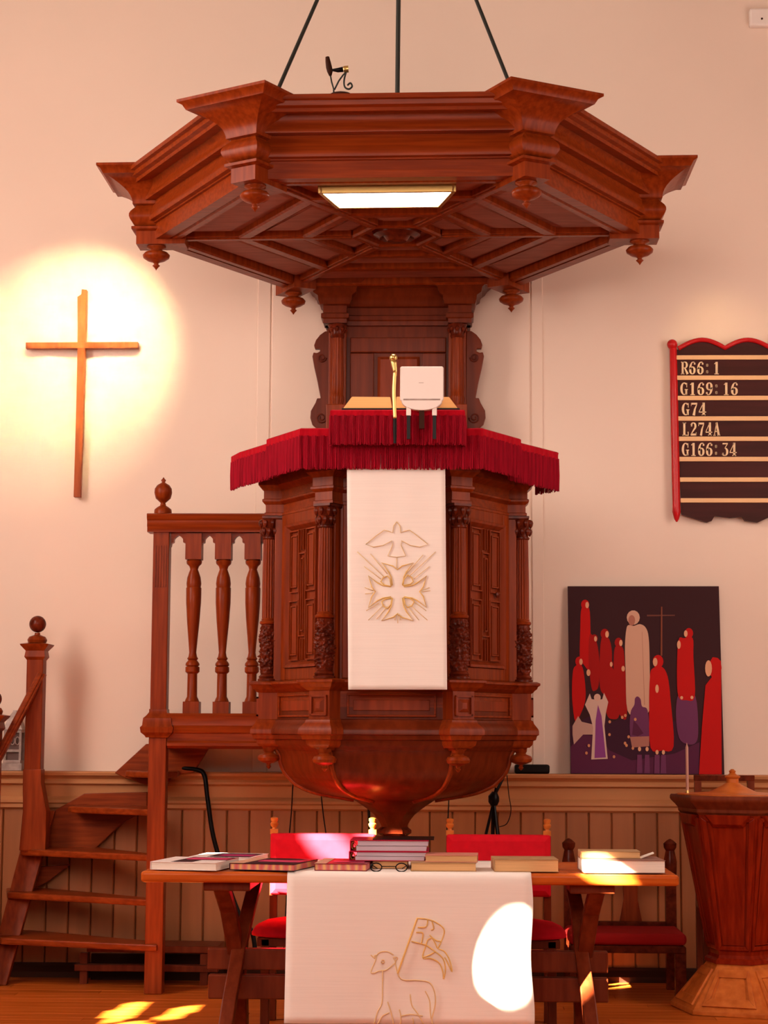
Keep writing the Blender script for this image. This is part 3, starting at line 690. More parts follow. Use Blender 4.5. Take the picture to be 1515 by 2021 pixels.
# cross pattee with pointed arms
arm = [(-45, -55), (-95, -250), (-150, -280), (-30, -250), (0, -210), (30, -250), (150, -280), (95, -250), (45, -55)]
bm = B()
for k in range(4):
    c_, s_ = [(1, 0), (0, 1), (-1, 0), (0, -1)][k]
    def rt_(x, y): return bf(cxc+(x*c_-y*s_)/4.8125, cyc+(x*s_+y*c_)/4.8125)
    a1 = [(-48, -60), (-60, -140), (-85, -190), (-150, -275), (-45, -245), (0, -210), (45, -245), (150, -275), (85, -190), (60, -140), (48, -60)]
    tube(bm, [rt_(*p) for p in a1], .0030, 5)
    # lobes between arms
    lb = [(50, -60), (62, -120), (95, -160), (135, -135), (150, -95), (120, -70), (50, -60)]
    tube(bm, [rt_(*p) for p in lb], .0032, 5)
obj('embroidered_cross', bm, M_GOLD, bn, smooth=True)
bm = B()
rays = [((215, 620), (470, 860)), ((340, 640), (500, 830)), ((280, 760), (440, 880)), ((960, 620), (700, 860)), ((840, 650), (680, 830)), ((900, 760), (750, 880)), ((320, 1270), (470, 1120)), ((400, 1260), (500, 1140)),
        ((300, 1180), (420, 1110)), ((880, 1270), (710, 1120)), ((800, 1270), (690, 1140)), ((870, 1180), (760, 1100)), ((285, 960), (370, 990)), ((290, 1020), (370, 1010)), ((900, 960), (815, 990)), ((910, 990), (820, 1000)), ((600, 1300), (600, 1200)), ((570, 1270), (585, 1210)), ((630, 1270), (615, 1210)), ((590, 680), (590, 780))]
for a_, b_ in rays:
    (p, q) = zb8([a_, b_]); tube(bm, [bf(*p), bf(*q)], .0018, 5)
obj('embroidered_rays', bm, M_GOLD2, bn, smooth=True, kind='stuff')

# ------------------------------------------------------------------ landing with balustrade
LYf = .60
lx = lambda px, py=1300: at(px, py, LYf).x; lz = lambda py: Z(py, LYf, 400)
lan = thing('stair_landing', 'oak landing and turned balustrade joining stairs to pulpit', 'balustrade', (lx(305, 1900), LYf, 0))
nx0, nx1 = lx(301, 1250), lx(333, 1250); nc = (nx0+nx1)/2; hw = (nx1-nx0)/2
bm = B(); box(bm, nc-hw*1.08, nc+hw*1.08, LYf-.045, LYf+.045, 0, lz(1452)); obj('lower_post', bm, M_STAIRV, lan, bevel=.004)
bm = B(); loft(bm, [[(nc-h, LYf-h, z), (nc+h, LYf-h, z), (nc+h, LYf+h, z), (nc-h, LYf+h, z)] for h, z in
    ((.060, lz(1456)), (.066, lz(1452)), (.084, lz(1446)), (.088, lz(1436)), (.078, lz(1432)), (.074, lz(1418)), (.058, lz(1412)), (.047, lz(1406)), (.047, lz(1400)))]); obj('newel_collar', bm, M_OAKV, lan, smooth='auto')
bm = B(); box(bm, nc-.043, nc+.043, LYf-.043, LYf+.043, lz(1402), lz(1044))
nw = obj('newel_post', bm, M_OAKV, lan, bevel=.004)
bm = B()
for i in range(5): box(bm, nc-.032+i*.014, nc-.026+i*.014, LYf-.047, LYf-.042, lz(1160), lz(1078))
obj('reeding', bm, M_OAKV, nw)
bm = B(); lathe(bm, [(.045, lz(1020)), (.048, lz(1014)), (.046, lz(1006)), (.030, lz(1001)), (.016, lz(998)), (.013, lz(993)), (.022, lz(990)), (.040, lz(984)), (.048, lz(973)), (.046, lz(965)), (.034, lz(958)), (.016, lz(954)), (.008, lz(952)), (.014, lz(948)), (.006, lz(945)), (.001, lz(942))], (nc, LYf, 0), 24); obj('newel_finial', bm, M_OAKV, lan, smooth=True)
# rails
xR = lx(560)
rp = [(-.058, 1052), (-.058, 1044), (-.066, 1040), (-.066, 1030), (-.078, 1026), (-.082, 1018), (-.07, 1016)]
bm = B(); prism_x(bm, [(LYf+o, lz(p)) for o, p in rp]+[(LYf-o, lz(p)) for o, p in rp[::-1]], lx(294, 1030), xR); obj('top_rail', bm, M_OAKH, lan, smooth='auto')
bm = B(); pts = [(lx(333), lz(1052))]
bxs = [lx(380), lx(438.5), lx(497)]
# scalloped strip under the rail
zt1, zt2 = lz(1052), lz(1080)
prev = lx(334)
edges = []
for bx in bxs+[lx(556)]:
    l, r = prev, bx-.043; m_ = (l+r)/2; hw_ = (r-l)/2
    edges += [(l, zt2)]+[(m_+hw_*q_, zt2+(zt1-zt2)*v_) for q_, v_ in ((-.92, .25), (-.62, .32), (-.60, .55), (-.35, .70), (0, .82), (.35, .70), (.60, .55), (.62, .32), (.92, .25))]+[(r, zt2)]
    prev = bx+.043
bm = B(); prism_y(bm, [(lx(334), zt1+.005)]+edges+[(edges[-1][0], zt1+.005)], LYf-.022, LYf+.022); obj('arched_strip', bm, M_OAKH, lan)
for bx in bxs:
    bm = B(); box(bm, bx-.043, bx+.043, LYf-.043, LYf+.043, lz(1105), lz(1054))
    lathe(bm, [(.036, lz(1105)), (.042, lz(1108)), (.040, lz(1113)), (.026, lz(1118)), (.021, lz(1124)), (.024, lz(1127)), (.028, lz(1131)), (.036, lz(1140)), (.040, lz(1152)), (.0375, lz(1159)), (.041, lz(1161)), (.040, lz(1190)), (.034, lz(1225)), (.025, lz(1262)), (.019, lz(1288)), (.023, lz(1296)), (.030, lz(1300)), (.023, lz(1303)), (.036, lz(1309)), (.038, lz(1313)), (.030, lz(1315)), (.038, lz(1317)), (.038, lz(1326)), (.026, lz(1330)), (.027, lz(1375)), (.034, lz(1380)), (.038, lz(1384)), (.036, lz(1386))][::-1], (bx, LYf, 0), 20)
    box(bm, bx-.043, bx+.043, LYf-.043, LYf+.043, lz(1412), lz(1385)); obj('baluster', bm, M_OAKV, lan, smooth='auto')
fp = [(-.0, 1408), (-.062, 1408), (-.070, 1412), (-.066, 1418), (-.070, 1432), (-.055, 1440), (-.050, 1446), (-.040, 1448), (-.040, 1462), (-.050, 1466), (-.050, 1472), (-.02, 1478), (0, 1478)]
bm = B(); prism_x(bm, [(LYf+o, lz(p)) for o, p in fp], nc+.05, lx(562)); obj('deck_fascia', bm, M_OAKH, lan, smooth='auto')
bm = B(); box(bm, nc-.04, lx(562), LYf, 1.25, lz(1476), lz(1410)); obj('deck', bm, M_STAIR, lan)

# ------------------------------------------------------------------ the stairs
st = thing('winding_stairs', 'open-riser oak winder stairs against the wall at left', 'stairs', (X(60, .9, 1940), .9, 0))
def tread(poly, z1, th=.035, name='tread'):
    bm = B(); prism_z(bm, poly, z1-th, z1); return obj(name, bm, M_STAIR, st, bevel=.008)
YP = .57
def onz(px, py, z):                                     # point at height z seen at a pixel
    d = _fw + _r*((px-W/2)/F) - _u*((py-H/2)/F); return CAM+d*((z-CAM.z)/d.z)
XW = 1.23
T1z, T2z, T3z, T4z = .255, .475, .700, .915
tr = []
def tr_pts(z, l, r):  # front edge from two pixels kept within the stair well
    a_ = onz(l[0], l[1], z); b_ = onz(r[0], r[1], z)
    return a_, b_
postx = nc
tread([(X(2, .80, 1860), .80), (nc+.02, .53), (nc+.03, .68), (X(60, 1.2, 1850), 1.22), (X(-60, 1.2, 1850), 1.22)], Z(1858, .66, 150))
tread([(X(14, .95, 1765), .95), (nc-.04, .56), (nc-.02, .66), (X(95, 1.2, 1760), XW), (X(10, 1.2, 1760), XW)], Z(1768, .75, 150))
tread([(X(40, 1.0, 1675), 1.0), (nc-.04, .60), (nc-.02, .68), (X(185, 1.2, 1676), XW), (X(45, 1.2, 1676), XW)], Z(1681, .8, 150))
tread([(X(134, 1.02, 1595), 1.02), (X(140, .98, 1598), .98), (nc-.04, .66), (nc-.02, .76), (X(290, 1.2, 1590), XW), (X(150, 1.2, 1590), XW)], Z(1594, .85, 200))
tread([(X(248, 1.0, 1520), .98), (nc+.02, .70), (X(350, .9, 1520), .90), (X(350, 1.1, 1520), 1.2), (X(250, 1.1, 1520), 1.2)], Z(1522, .9, 300))
# wall string of the upper flight
def sp(px, py, Y=1.22): p = at(px, py, Y); return (p.x, p.z)
bm = B(); prism_y(bm, [sp(78, 1628), sp(112, 1598), sp(168, 1566), sp(292, 1563), sp(292, 1598), sp(245, 1622), sp(188, 1676), sp(95, 1678)], 1.185, 1.245)
obj('lower_wall_string', bm, M_STAIR, st, bevel=.004)
bm = B(); prism_y(bm, [sp(230, 1525), sp(292, 1468), sp(420, 1468), sp(385, 1524), sp(345, 1530), sp(322, 1560), sp(250, 1534)], 1.15, 1.19); obj('upper_wall_string', bm, M_STAIR, st, bevel=.004)
bm = B(); prism_y(bm, [sp(55, 1712), sp(140, 1706), sp(92, 1742), sp(58, 1758)], 1.19, 1.235); obj('riser_bracket', bm, M_STAIR, st, bevel=.003)
# outer string at left
ls = lambda px, py, Y: at(px, py, Y)
bm = B()
A_ = [ls(-30, 1945, .85), ls(12, 1945, .85), ls(108, 1600, 1.15), ls(60, 1600, 1.15)]
loft(bm, [[(p.x, p.y, max(p.z, 0)) for p in A_], [(p.x, p.y+.05, max(p.z, 0)) for p in A_]]); obj('left_string', bm, M_STAIRV, st, bevel=.004)
# newel with ball
def newel(par, pxc, hw, Y, ptop, pball, pbot, zb=None):
    cx = X(pxc, Y, 1400); g_ = lambda p: Z(p, Y, 100)
    zb = g_(pbot) if zb is None else zb
    bm = B(); box(bm, cx-hw, cx+hw, Y-hw, Y+hw, zb, g_(ptop+30))
    nn = obj('newel_post', bm, M_OAKV, par, bevel=.005)
    bm = B(); loft(bm, [[(cx-h, Y-h, z), (cx+h, Y-h, z), (cx+h, Y+h, z), (cx-h, Y+h, z)] for h, z in ((hw, g_(ptop+32)), (hw+.012, g_(ptop+26)), (hw+.006, g_(ptop+14)), (hw+.03, g_(ptop+4)), (hw+.034, g_(ptop+1)), (hw*.6, g_(ptop-3)))])
    lathe(bm, [(.05, g_(ptop-2)), (.055, g_(ptop-8)), (.045, g_(ptop-14)), (.016, g_(ptop-18)), (.014, g_(ptop-22))], (cx, Y, 0), 20)
    obj('newel_cap', bm, M_OAKV, par, smooth='auto')
    bm = B(); r = .047; bmesh.ops.create_uvsphere(bm, u_segments=20, v_segments=12, radius=r, matrix=Matrix.Translation((cx, Y, g_(pball)))); obj('newel_ball', bm, M_CARVE, par, smooth=True)
    return cx
NX = newel(st, 70, .046, 1.02, 1271, 1232, 1680)
bm = B(); cx = NX; g_ = lambda p: Z(p, 1.02, 100)
loft(bm, [[(cx-a, .97, z), (cx+b, .97, z), (cx+b, 1.07, z), (cx-a, 1.07, z)] for a, b, z in ((.05, .050, g_(1518)), (.05, .052, g_(1545)), (.045, .085, g_(1600)), (.06, .085, g_(1678)))]); obj('newel_foot', bm, M_STAIRV, st, bevel=.004)
NX2 = newel(st, -14, .046, .80, 1412, 1380, 1945, 0)
bm = B(); p, q = at(84, 1328, 1.0), at(-6, 1500, .82)
d = (q-p).normalized(); s_ = Vector((0, 1, 0)); u_ = d.cross(s_).normalized()
obox(bm, (p+q)/2, d, s_, u_, (q-p).length/2, .028, .022); obox(bm, (p+q)/2+u_*.0, d, s_, u_, (q-p).length/2, .036, .010); obj('handrail', bm, M_STAIR, st, bevel=.006)
# low plinth under the stairs
pt = thing('stair_plinth', 'low open wooden plinth on the floor behind the stair post', 'platform', (X(300, 1.0, 1930), 1.0, 0))
py_ = 1.0
l, r = X(150, .95, 1900), X(432, .95, 1900)
bm = B(); prism_z(bm, [(l+.06, .92), (r, .90), (r, 1.19), (l+.35, 1.19)], Z(1880, .92, 300), Z(1874, .92, 300)+.02); obj('plinth_top', bm, M_TLEG, pt, bevel=.004)
bm = B(); box(bm, l, r, .90, .96, Z(1918, .9, 300), Z(1905, .9, 300)); obj('plinth_rail', bm, M_TLEG, pt, bevel=.004)
for px in (165, 305, 402):
    xx = X(px, .93, 1900); bm = B(); box(bm, xx-.02, xx+.02, .93, .97, 0, Z(1882, .92, 300)); obj('plinth_post', bm, M_TLEG, pt)
bm = B(); box(bm, l+.05, r, 1.12, 1.16, 0, .14); obj('plinth_back', bm, M_DARK, pt)

# pale lantern on the rail at far left
lt = thing('metal_lantern', 'pale ornate metal lantern on the dado rail behind handrail', 'lantern', (X(28, 1.23, 1510), 1.235, zr))
cx = X(27, 1.235, 1480); hw = .050
gl = lambda p: Z(p, 1.235, 30)
bm = B(); box(bm, cx-.058, cx+.058, 1.19, 1.30, zr+.001, gl(1506)); box(bm, cx-.05, cx+.05, 1.19, 1.29, gl(1506), gl(1500))
obj('lantern_base', bm, M_PALEM, lt, bevel=.003)
bm = B()
for sx in (-1, 1):
    for yy in (1.197, 1.277): box(bm, cx+sx*.044-.006, cx+sx*.044+.006, yy, yy+.012, gl(1500), gl(1444))
box(bm, cx-.05, cx+.05, 1.195, 1.29, gl(1446), gl(1440)); box(bm, cx-.045, cx+.045, 1.199, 1.205, gl(1484), gl(1479))
for q_ in range(3):
    pts = [(cx-.028+.028*q_+.012*math.cos(a_*PI/6), 1.20, gl(1462)+.022*math.sin(a_*PI/6)) for a_ in range(13)]; tube(bm, pts, .003, 5)
obj('lantern_frame', bm, M_PALEM, lt)
bm = B(); box(bm, cx-.038, cx+.038, 1.215, 1.285, gl(1500), gl(1446)); obj('lantern_glass', bm, mat('dusky_glass', (.16, .10, .09), .2), lt)
bm = B(); loft(bm, [[(cx-h, 1.243-h, z), (cx+h, 1.243-h, z), (cx+h, 1.243+h, z), (cx-h, 1.243+h, z)] for h, z in ((.056, gl(1440)), (.05, gl(1436)), (.03, gl(1416)), (.012, gl(1406)), (.008, gl(1402)))]); obj('lantern_roof', bm, M_PALEM, lt)

# ------------------------------------------------------------------ cross on the wall
YC = 1.285
cr = thing('wooden_cross', 'slender red-brown wooden cross on the brightly lit wall', 'cross', at(160, 685, YC))
f_ = lambda px, py: (at(px, py, YC).x, at(px, py, YC).z)
bm = B(); prism_y(bm, [f_(163, 573), f_(173, 574), f_(171.5, 640), f_(169, 720), f_(165, 850), f_(160, 982), f_(147, 982), f_(151, 850), f_(154, 720), f_(155, 650), f_(154.5, 588), f_(162, 583)], YC-.03, YC+.012)
obj('upright', bm, M_WOODX, cr, bevel=.002)
bm = B(); prism_y(bm, [f_(53, 678), f_(274, 677), f_(274, 689), f_(53, 690)], YC-.034, YC+.010); obj('crossbeam', bm, M_WOODX, cr, bevel=.002)
bm = B(); box(bm, f_(157, 684)[0], f_(163, 684)[0], YC+.0, WY-.0005, f_(0, 690)[1], f_(0, 670)[1]); obj('wall_fixing', bm, M_DARK, cr)
pc = at(165, 625, 1.3)
light('cross_spotlight', 'SPOT', (pc.x+0.33, 0.12, pc.z+0.42), (pc.x-.02, 1.32, pc.z-.16), 360, (1.0, 0.86, 0.42), spot_size=.98, spot_blend=1.0, shadow_soft_size=.02)

# ------------------------------------------------------------------ hymn board
YH = 1.27
hb = thing('hymn_board', 'red framed dark hymn board with cream number rows on the right wall', 'notice board', at(1430, 850, YH))
f_ = lambda px, py, o=0: (at(px, py, YH).x, at(px, py, YH).z)
rowlean = lambda py: (py-850)*.030
pts = [f_(1338+rowlean(690), 690)]
for i in range(13): pts.append(f_(1340+90*i/12, 690-17*math.sin(PI*i/12)))
for i in range(1, 13): pts.append(f_(1430+90*i/12, 690-17*math.sin(PI*i/12)))
pts += [f_(1526, 1014)]
lowr = [(1515, 1022), (1495, 1031), (1470, 1028), (1464, 1020), (1440, 1022), (1410, 1018), (1404, 1028), (1395, 1031), (1372, 1024), (1345, 1015)]
pts += [f_(*p) for p in lowr]
bm = B(); prism_y(bm, pts, YH, YH+.025); obj('back_board', bm, M_HBACK, hb)
bm = B(); pp = [f_(1338, 688)]+[f_(1340+90*i/12, 687-16*math.sin(PI*i/12)) for i in range(13)]+[f_(1430+90*i/12, 687-16*math.sin(PI*i/12)) for i in range(1, 13)]
tube(bm, [(x, YH-.004, z) for x, z in pp], .0135, 8); obj('top_moulding', bm, M_HRED, hb, smooth=True)
for xt, xb_, in ((1328, 1335), (1532, 1543)):
    bm = B(); k_ = [(685, .019), (690, .021), (800, .023), (950, .023), (1000, .022), (1010, .024), (1018, .018), (1024, .014), (1030, .004)]
    tube(bm, [(f_(xt+(xb_-xt)*(p-685)/345, p)[0], YH+.002, f_(xt, p)[1]) for p, r in k_], [r for p, r in k_], 12); post = obj('side_post', bm, M_HRED, hb, smooth='auto')
    bm = B(); px = xt-2 if xt < 1400 else xt+2; c_ = f_(px, 680); bmesh.ops.create_uvsphere(bm, u_segments=16, v_segments=10, radius=.030, matrix=Matrix.Translation((c_[0], YH, c_[1]))); obj('post_knob', bm, M_HRED, post, smooth=True)
for i, py in enumerate((706, 746, 786, 826.5, 866.5, 906.5, 947, 988)):
    bm = B(); xl0, xr0 = f_(1338+rowlean(py), py)[0], f_(1523+rowlean(py), py)[0]; zc0 = f_(1400, py)[1]
    box(bm, xl0, xr0, YH-.012, YH+.001, zc0-.013, zc0+.013); obj('cream_rail', bm, M_CREAM, hb, bevel=.003)
# lettering: heavy old-style figures cut from ribbons
def ribbon(bm, pts, w, fn):
    P = [Vector(p) for p in pts]; L = []; R_ = []
    for i, p in enumerate(P):
        d = (P[min(i+1, len(P)-1)]-P[max(i-1, 0)]).normalized(); n_ = Vector((-d.y, d.x)); ww = w[i] if isinstance(w, (list, tuple)) else w
        L.append(p+n_*ww/2); R_.append(p-n_*ww/2)
    for i in range(len(P)-1):
        q_ = [L[i], L[i+1], R_[i+1], R_[i]]
        a_ = [bm.verts.new(fn(v.x, v.y, 0)) for v in q_]; b_ = [bm.verts.new(fn(v.x, v.y, 1)) for v in q_]
        bm.faces.new(a_)
        for j in range(4): bm.faces.new((a_[j], a_[(j+1) % 4], b_[(j+1) % 4], b_[j]))
def arc(cx, cy, rx, ry, a0, a1, n=14): return [(cx+rx*math.cos(math.radians(a0+(a1-a0)*i/n)), cy+ry*math.sin(math.radians(a0+(a1-a0)*i/n))) for i in range(n+1)]
def arcw(a0, a1, T=.20, t=.05, n=14): return [t+(T-t)*abs(math.cos(math.radians(a0+(a1-a0)*i/n)))**1.3 for i in range(n+1)]
def glyph(bm, ch, fn):
    R = lambda p, w: ribbon(bm, p, w, fn)
    if ch == '1': R([(.34, .03), (.34, .98)], .2); R([(.14, .03), (.54, .03)], .06); R([(.14, .82), (.30, .95)], .07)
    elif ch in '69':
        g = (lambda x, y, k: fn(x, y, k)) if ch == '6' else (lambda x, y, k: fn(.64-x, 1-y, k))
        ribbon(bm, arc(.32, .31, .20, .28, 0, 360), arcw(0, 360), g); ribbon(bm, arc(.40, .40, .28, .57, 180, 70), arcw(180, 70, .2, .05), g); ribbon(bm, [(.46, .84), (.60, .84)], .14, g)
    elif ch == '7': R([(.06, .92), (.60, .92)], .14); R([(.08, .99), (.08, .74)], .05); R([(.58, .9), (.40, .5), (.30, .0)], [.06, .14, .22])
    elif ch == '4': R([(.42, .0), (.42, 1.0)], .2); R([(.02, .28), (.42, 1.0)], .06); R([(.0, .26), (.64, .26)], .07); R([(.24, .03), (.60, .03)], .06)
    elif ch == '2': R(arc(.31, .72, .20, .25, 160, -35), arcw(160, -35, .19, .06)); R([(.47, .58), (.08, .1)], [.16, .06]); R([(.05, .08), (.60, .08)], .15); R([(.58, .0), (.58, .26)], .05); R([(.08, .76), (.2, .76)], .12)
    elif ch == '3': R([(.08, .93), (.56, .93)], .10); R([(.54, .92), (.28, .58)], .06); R(arc(.28, .31, .23, .28, 90, -150), arcw(90, -150, .2, .05)); R([(.06, .16), (.18, .16)], .13)
    elif ch == 'R': R([(.16, 0), (.16, 1)], .18); R([(.0, .03), (.32, .03)], .06); R([(.02, .97), (.38, .97)], .06); R(arc(.36, .74, .19, .23, 90, -90), arcw(90, -90, .18, .06)); R([(.36, .5), (.62, .02)], [.10, .20]); R([(.2, .51), (.4, .51)], .05)
    elif ch == 'G': R(arc(.34, .5, .25, .46, 50, 310, 20), arcw(50, 310, .2, .06, 20)); R([(.52, .04), (.52, .42)], .16); R([(.38, .44), (.66, .44)], .06); R([(.56, .62), (.56, .95)], .06)
    elif ch == 'L': R([(.18, 0), (.18, 1)], .2); R([(.0, .03), (.58, .03)], .07); R([(.02, .97), (.36, .97)], .06); R([(.58, .0), (.54, .30)], .07)
    elif ch == 'A': R([(.10, .0), (.32, 1.0)], .07); R([(.30, 1.0), (.54, 0)], .2); R([(.16, .32), (.46, .32)], .06); R([(.0, .03), (.22, .03)], .06); R([(.38, .03), (.68, .03)], .06)
    elif ch == ':':
        for cy in (.2, .72):
            R([(.12, cy), (.30, cy)], .17); R([(.16, cy+.0), (.26, cy)], .22)
for txt, px0, px1, p0, p1 in (('R66:1', 1343, 1422, 714, 739), ('G169:16', 1342, 1458, 755, 780), ('G74', 1345, 1395, 795, 820), ('L274A', 1346, 1422, 834, 860), ('G166:34', 1345, 1455, 874, 900)):
    adv = (px1-px0)/len(txt)
    for i, ch in enumerate(txt):
        bm = B()
        def fn(u, v, k, i=i):
            x, z = f_(px0+adv*i+u*adv*1.42*.95, p1-(p1-p0)*v); return (x, YH-.006+.006*k, z)
        glyph(bm, ch, fn); obj('hymn_character', bm, M_LETTER, hb)
ph = at(1445, 655, 1.3)
light('board_spotlight', 'SPOT', (ph.x-.35, .45, ph.z+.75), (ph.x, 1.32, ph.z-.27), 26, (1.0, 0.76, 0.34), spot_size=.75, spot_blend=1.0, shadow_soft_size=.04)

# small white box near the ceiling line, right
p = at(1500, 35, 1.29); t = thing('wall_sensor', 'small white box sensor fixed high on the right wall', 'sensor', p)
bm = B(); box(bm, at(1478, 35, 1.29).x, at(1528, 35, 1.29).x, 1.27, WY, at(1500, 53, 1.29).z, at(1500, 18, 1.29).z); obj('sensor_case', bm, M_WHITEP, t, bevel=.012)
bm = B(); q = at(1503, 37, 1.27); tube(bm, [(q.x, 1.266, q.z), (q.x, 1.274, q.z)], .006, 10); obj('sensor_eye', bm, M_DARK, t)

# ------------------------------------------------------------------ painting leaning on the rail
YB_, YT_ = 1.225, 1.285
c00, c10, c11, c01 = at(1126, 1526, YB_), at(1429, 1527, YB_), at(1418, 1157, YT_), at(1120, 1157, YT_)
for c in (c00, c10): c.z = zr+.002
pa = thing('painting', 'unframed painting of robed red and white figures leaning on the dado rail', 'painting', c00)
nrm = (c10-c00).cross(c01-c00).normalized()
if nrm.y > 0: nrm = -nrm
def PT(x, y, o=0):
    v = (y-92)/1333; u = (x-(108+20*v))/(1060+22*v); v = 1-v
    return (c00*(1-u)+c10*u)*(1-v)+(c01*(1-u)+c11*u)*v+nrm*o
bm = B(); a_ = [c00, c10, c11, c01]
loft(bm, [[p-nrm*.0 for p in a_], [p-nrm*.022 for p in a_]])
obj('canvas', bm, flat('painted_black_ground', (.040, .010, .012), .5), pa)
CR, CR2, CW, CV, CV2, CP, CF = (.50, .006, .004), (.34, .006, .004), (.62, .36, .25), (.095, .016, .050), (.15, .035, .10), (.045, .010, .025), (.72, .36, .20)
figs = []
def fig(c, pts, sm=True): figs.append((c, pts, sm))
def ell(cx, cy, rx, ry, n=14): return [(cx+rx*math.cos(2*PI*i/n), cy+ry*math.sin(2*PI*i/n)) for i in range(n)]
fig(CP, [(125, 1090), (300, 1000), (420, 1060), (560, 1010), (700, 1040), (1020, 1060), (1035, 1420), (130, 1420)], False)
fig(CV, [(125, 1240), (200, 1150), (330, 1160), (400, 1260), (560, 1330), (860, 1280), (1035, 1200), (1030, 1422), (130, 1422)], False)
def robe(c, hx, hy, hr, fx, body): 
    fig(c, body)
    fig(c, ell(hx, hy, hr, hr*1.25)); fig(CF, ell(hx+fx, hy+hr*.1, hr*.42, hr*.8))
robe(CR, 230, 225, 29, 14, [(205, 250), (258, 250), (268, 420), (275, 620), (262, 700), (210, 640), (192, 600), (196, 400)])
robe(CR2, 295, 468, 24, 8, [(262, 440), (312, 500), (330, 640), (325, 800), (300, 840), (275, 820), (255, 640)])
robe(CR2, 368, 435, 30, 16, [(345, 465), (395, 465), (418, 560), (415, 700), (400, 860), (340, 840), (330, 680)])
robe(CR2, 465, 497, 28, 16, [(440, 530), (492, 530), (508, 640), (525, 1010), (480, 1020), (440, 900), (430, 680)])
robe(CR2, 405, 650, 22, 8, [(385, 680), (425, 680), (450, 800), (470, 1010), (420, 1040), (380, 1000), (365, 820)])
robe(CR, 188, 632, 28, 12, [(155, 670), (205, 662), (226, 760), (232, 900), (200, 1000), (160, 1060), (138, 900), (140, 740)])
fig(CF, ell(253, 712, 14, 24)); fig(CF, ell(497, 683, 12, 20))
fig((.50, .30, .24), [(140, 1090), (180, 1020), (205, 1060), (290, 1080), (300, 1150), (215, 1150), (150, 1220), (140, 1150)], False)
fig(CW, [(536, 372), (520, 400), (510, 520), (515, 720), (528, 980), (600, 1010), (680, 980), (683, 640), (676, 460), (655, 390), (615, 365), (570, 378)])
fig(CW, ell(568, 318, 46, 52)); fig((.42, .16, .11), ell(557, 338, 24, 38))
fig((.45, .22, .15), [(628, 420), (631, 420), (650, 940), (645, 940)], False)
fig(CV2, [(598, 880), (620, 900), (630, 950), (670, 980), (680, 1170), (620, 1160), (550, 1170), (548, 1000), (575, 940), (580, 895)])
fig((.095, .016, .050), [(570, 1050), (600, 1080), (640, 1140), (600, 1160), (560, 1150)], False)
fig((.40, .16, .12), [(545, 1165), (680, 1160), (680, 1230), (560, 1240)], False)
fig((.62, .42, .34), [(262, 860), (275, 900), (320, 905), (350, 900), (362, 855), (392, 920), (375, 1000), (365, 1090), (388, 1320), (272, 1325), (285, 1100), (262, 1010), (228, 940)], False)
fig((.66, .40, .30), ell(315, 888, 24, 26)); fig((.24, .05, .22), [(320, 940), (345, 1020), (375, 1310), (295, 1315), (303, 1050)], False)
fig((.16, .05, .035), [(664, 298), (860, 298), (860, 306), (664, 310)], False); fig((.22, .06, .03), [(762, 240), (772, 240), (772, 590), (760, 590)], False)
robe(CR, 742, 632, 38, -20, [(705, 680), (770, 670), (810, 740), (830, 900), (852, 1230), (770, 1260), (690, 1240), (680, 960), (685, 740)])
fig(CF, ell(735, 825, 12, 30))
fig(CV2, [(880, 880), (930, 860), (1005, 880), (1025, 1100), (1010, 1200), (950, 1215), (890, 1170), (868, 1020)])
robe(CR, 958, 430, 30, -22, [(925, 465), (985, 465), (990, 600), (1000, 880), (940, 905), (885, 880), (875, 700), (885, 480)])
fig(CF, ell(888, 512, 13, 30)); fig(CF, ell(908, 888, 10, 12)); fig(CF, ell(980, 886, 10, 12))
fig(CR, [(1125, 600), (1160, 605), (1184, 630), (1208, 1424), (1030, 1424), (1050, 1100), (1075, 800), (1120, 740), (1090, 660)], False)
fig(CR, ell(1142, 676, 46, 74)); fig(CF, ell(1096, 680, 24, 58))
for xx in (612, 665, 735, 780): fig(CV2, [(xx-16, 1290), (xx+16, 1290), (xx+20, 1420), (xx-20, 1420)], False); fig(CF, ell(xx, 1272 if xx > 700 else 1250, 11, 16))
for xx, yy in ((510, 1210), (520, 1225), (535, 1165), (565, 1245), (582, 1042), (490, 1028), (512, 1015), (402, 1060), (400, 1150), (432, 1305), (238, 1280), (255, 1228)): fig((.62, .25, .12), ell(xx, yy, 9, 11, 8))
mats_ = {}; ml = []; bm = B()
for i, (c, pts, sm) in enumerate(figs):
    if c not in mats_: mats_[c] = len(ml); ml.append(flat('paint_%d' % len(ml), c, .55))
    pp = [(v.x, v.y) for v in spline([(x, y, 0) for x, y in pts], 4, True)] if (sm and len(pts) < 13) else pts
    pp = [(min(max(x, 118), 1190), y) for x, y in pp]
    f__ = bm.faces.new([bm.verts.new(PT(x, y, .0012+.00012*i)) for x, y in pp]); f__.material_index = mats_[c]
bmesh.ops.triangulate(bm, faces=bm.faces)
obj('painted_figures', bm, ml, pa)

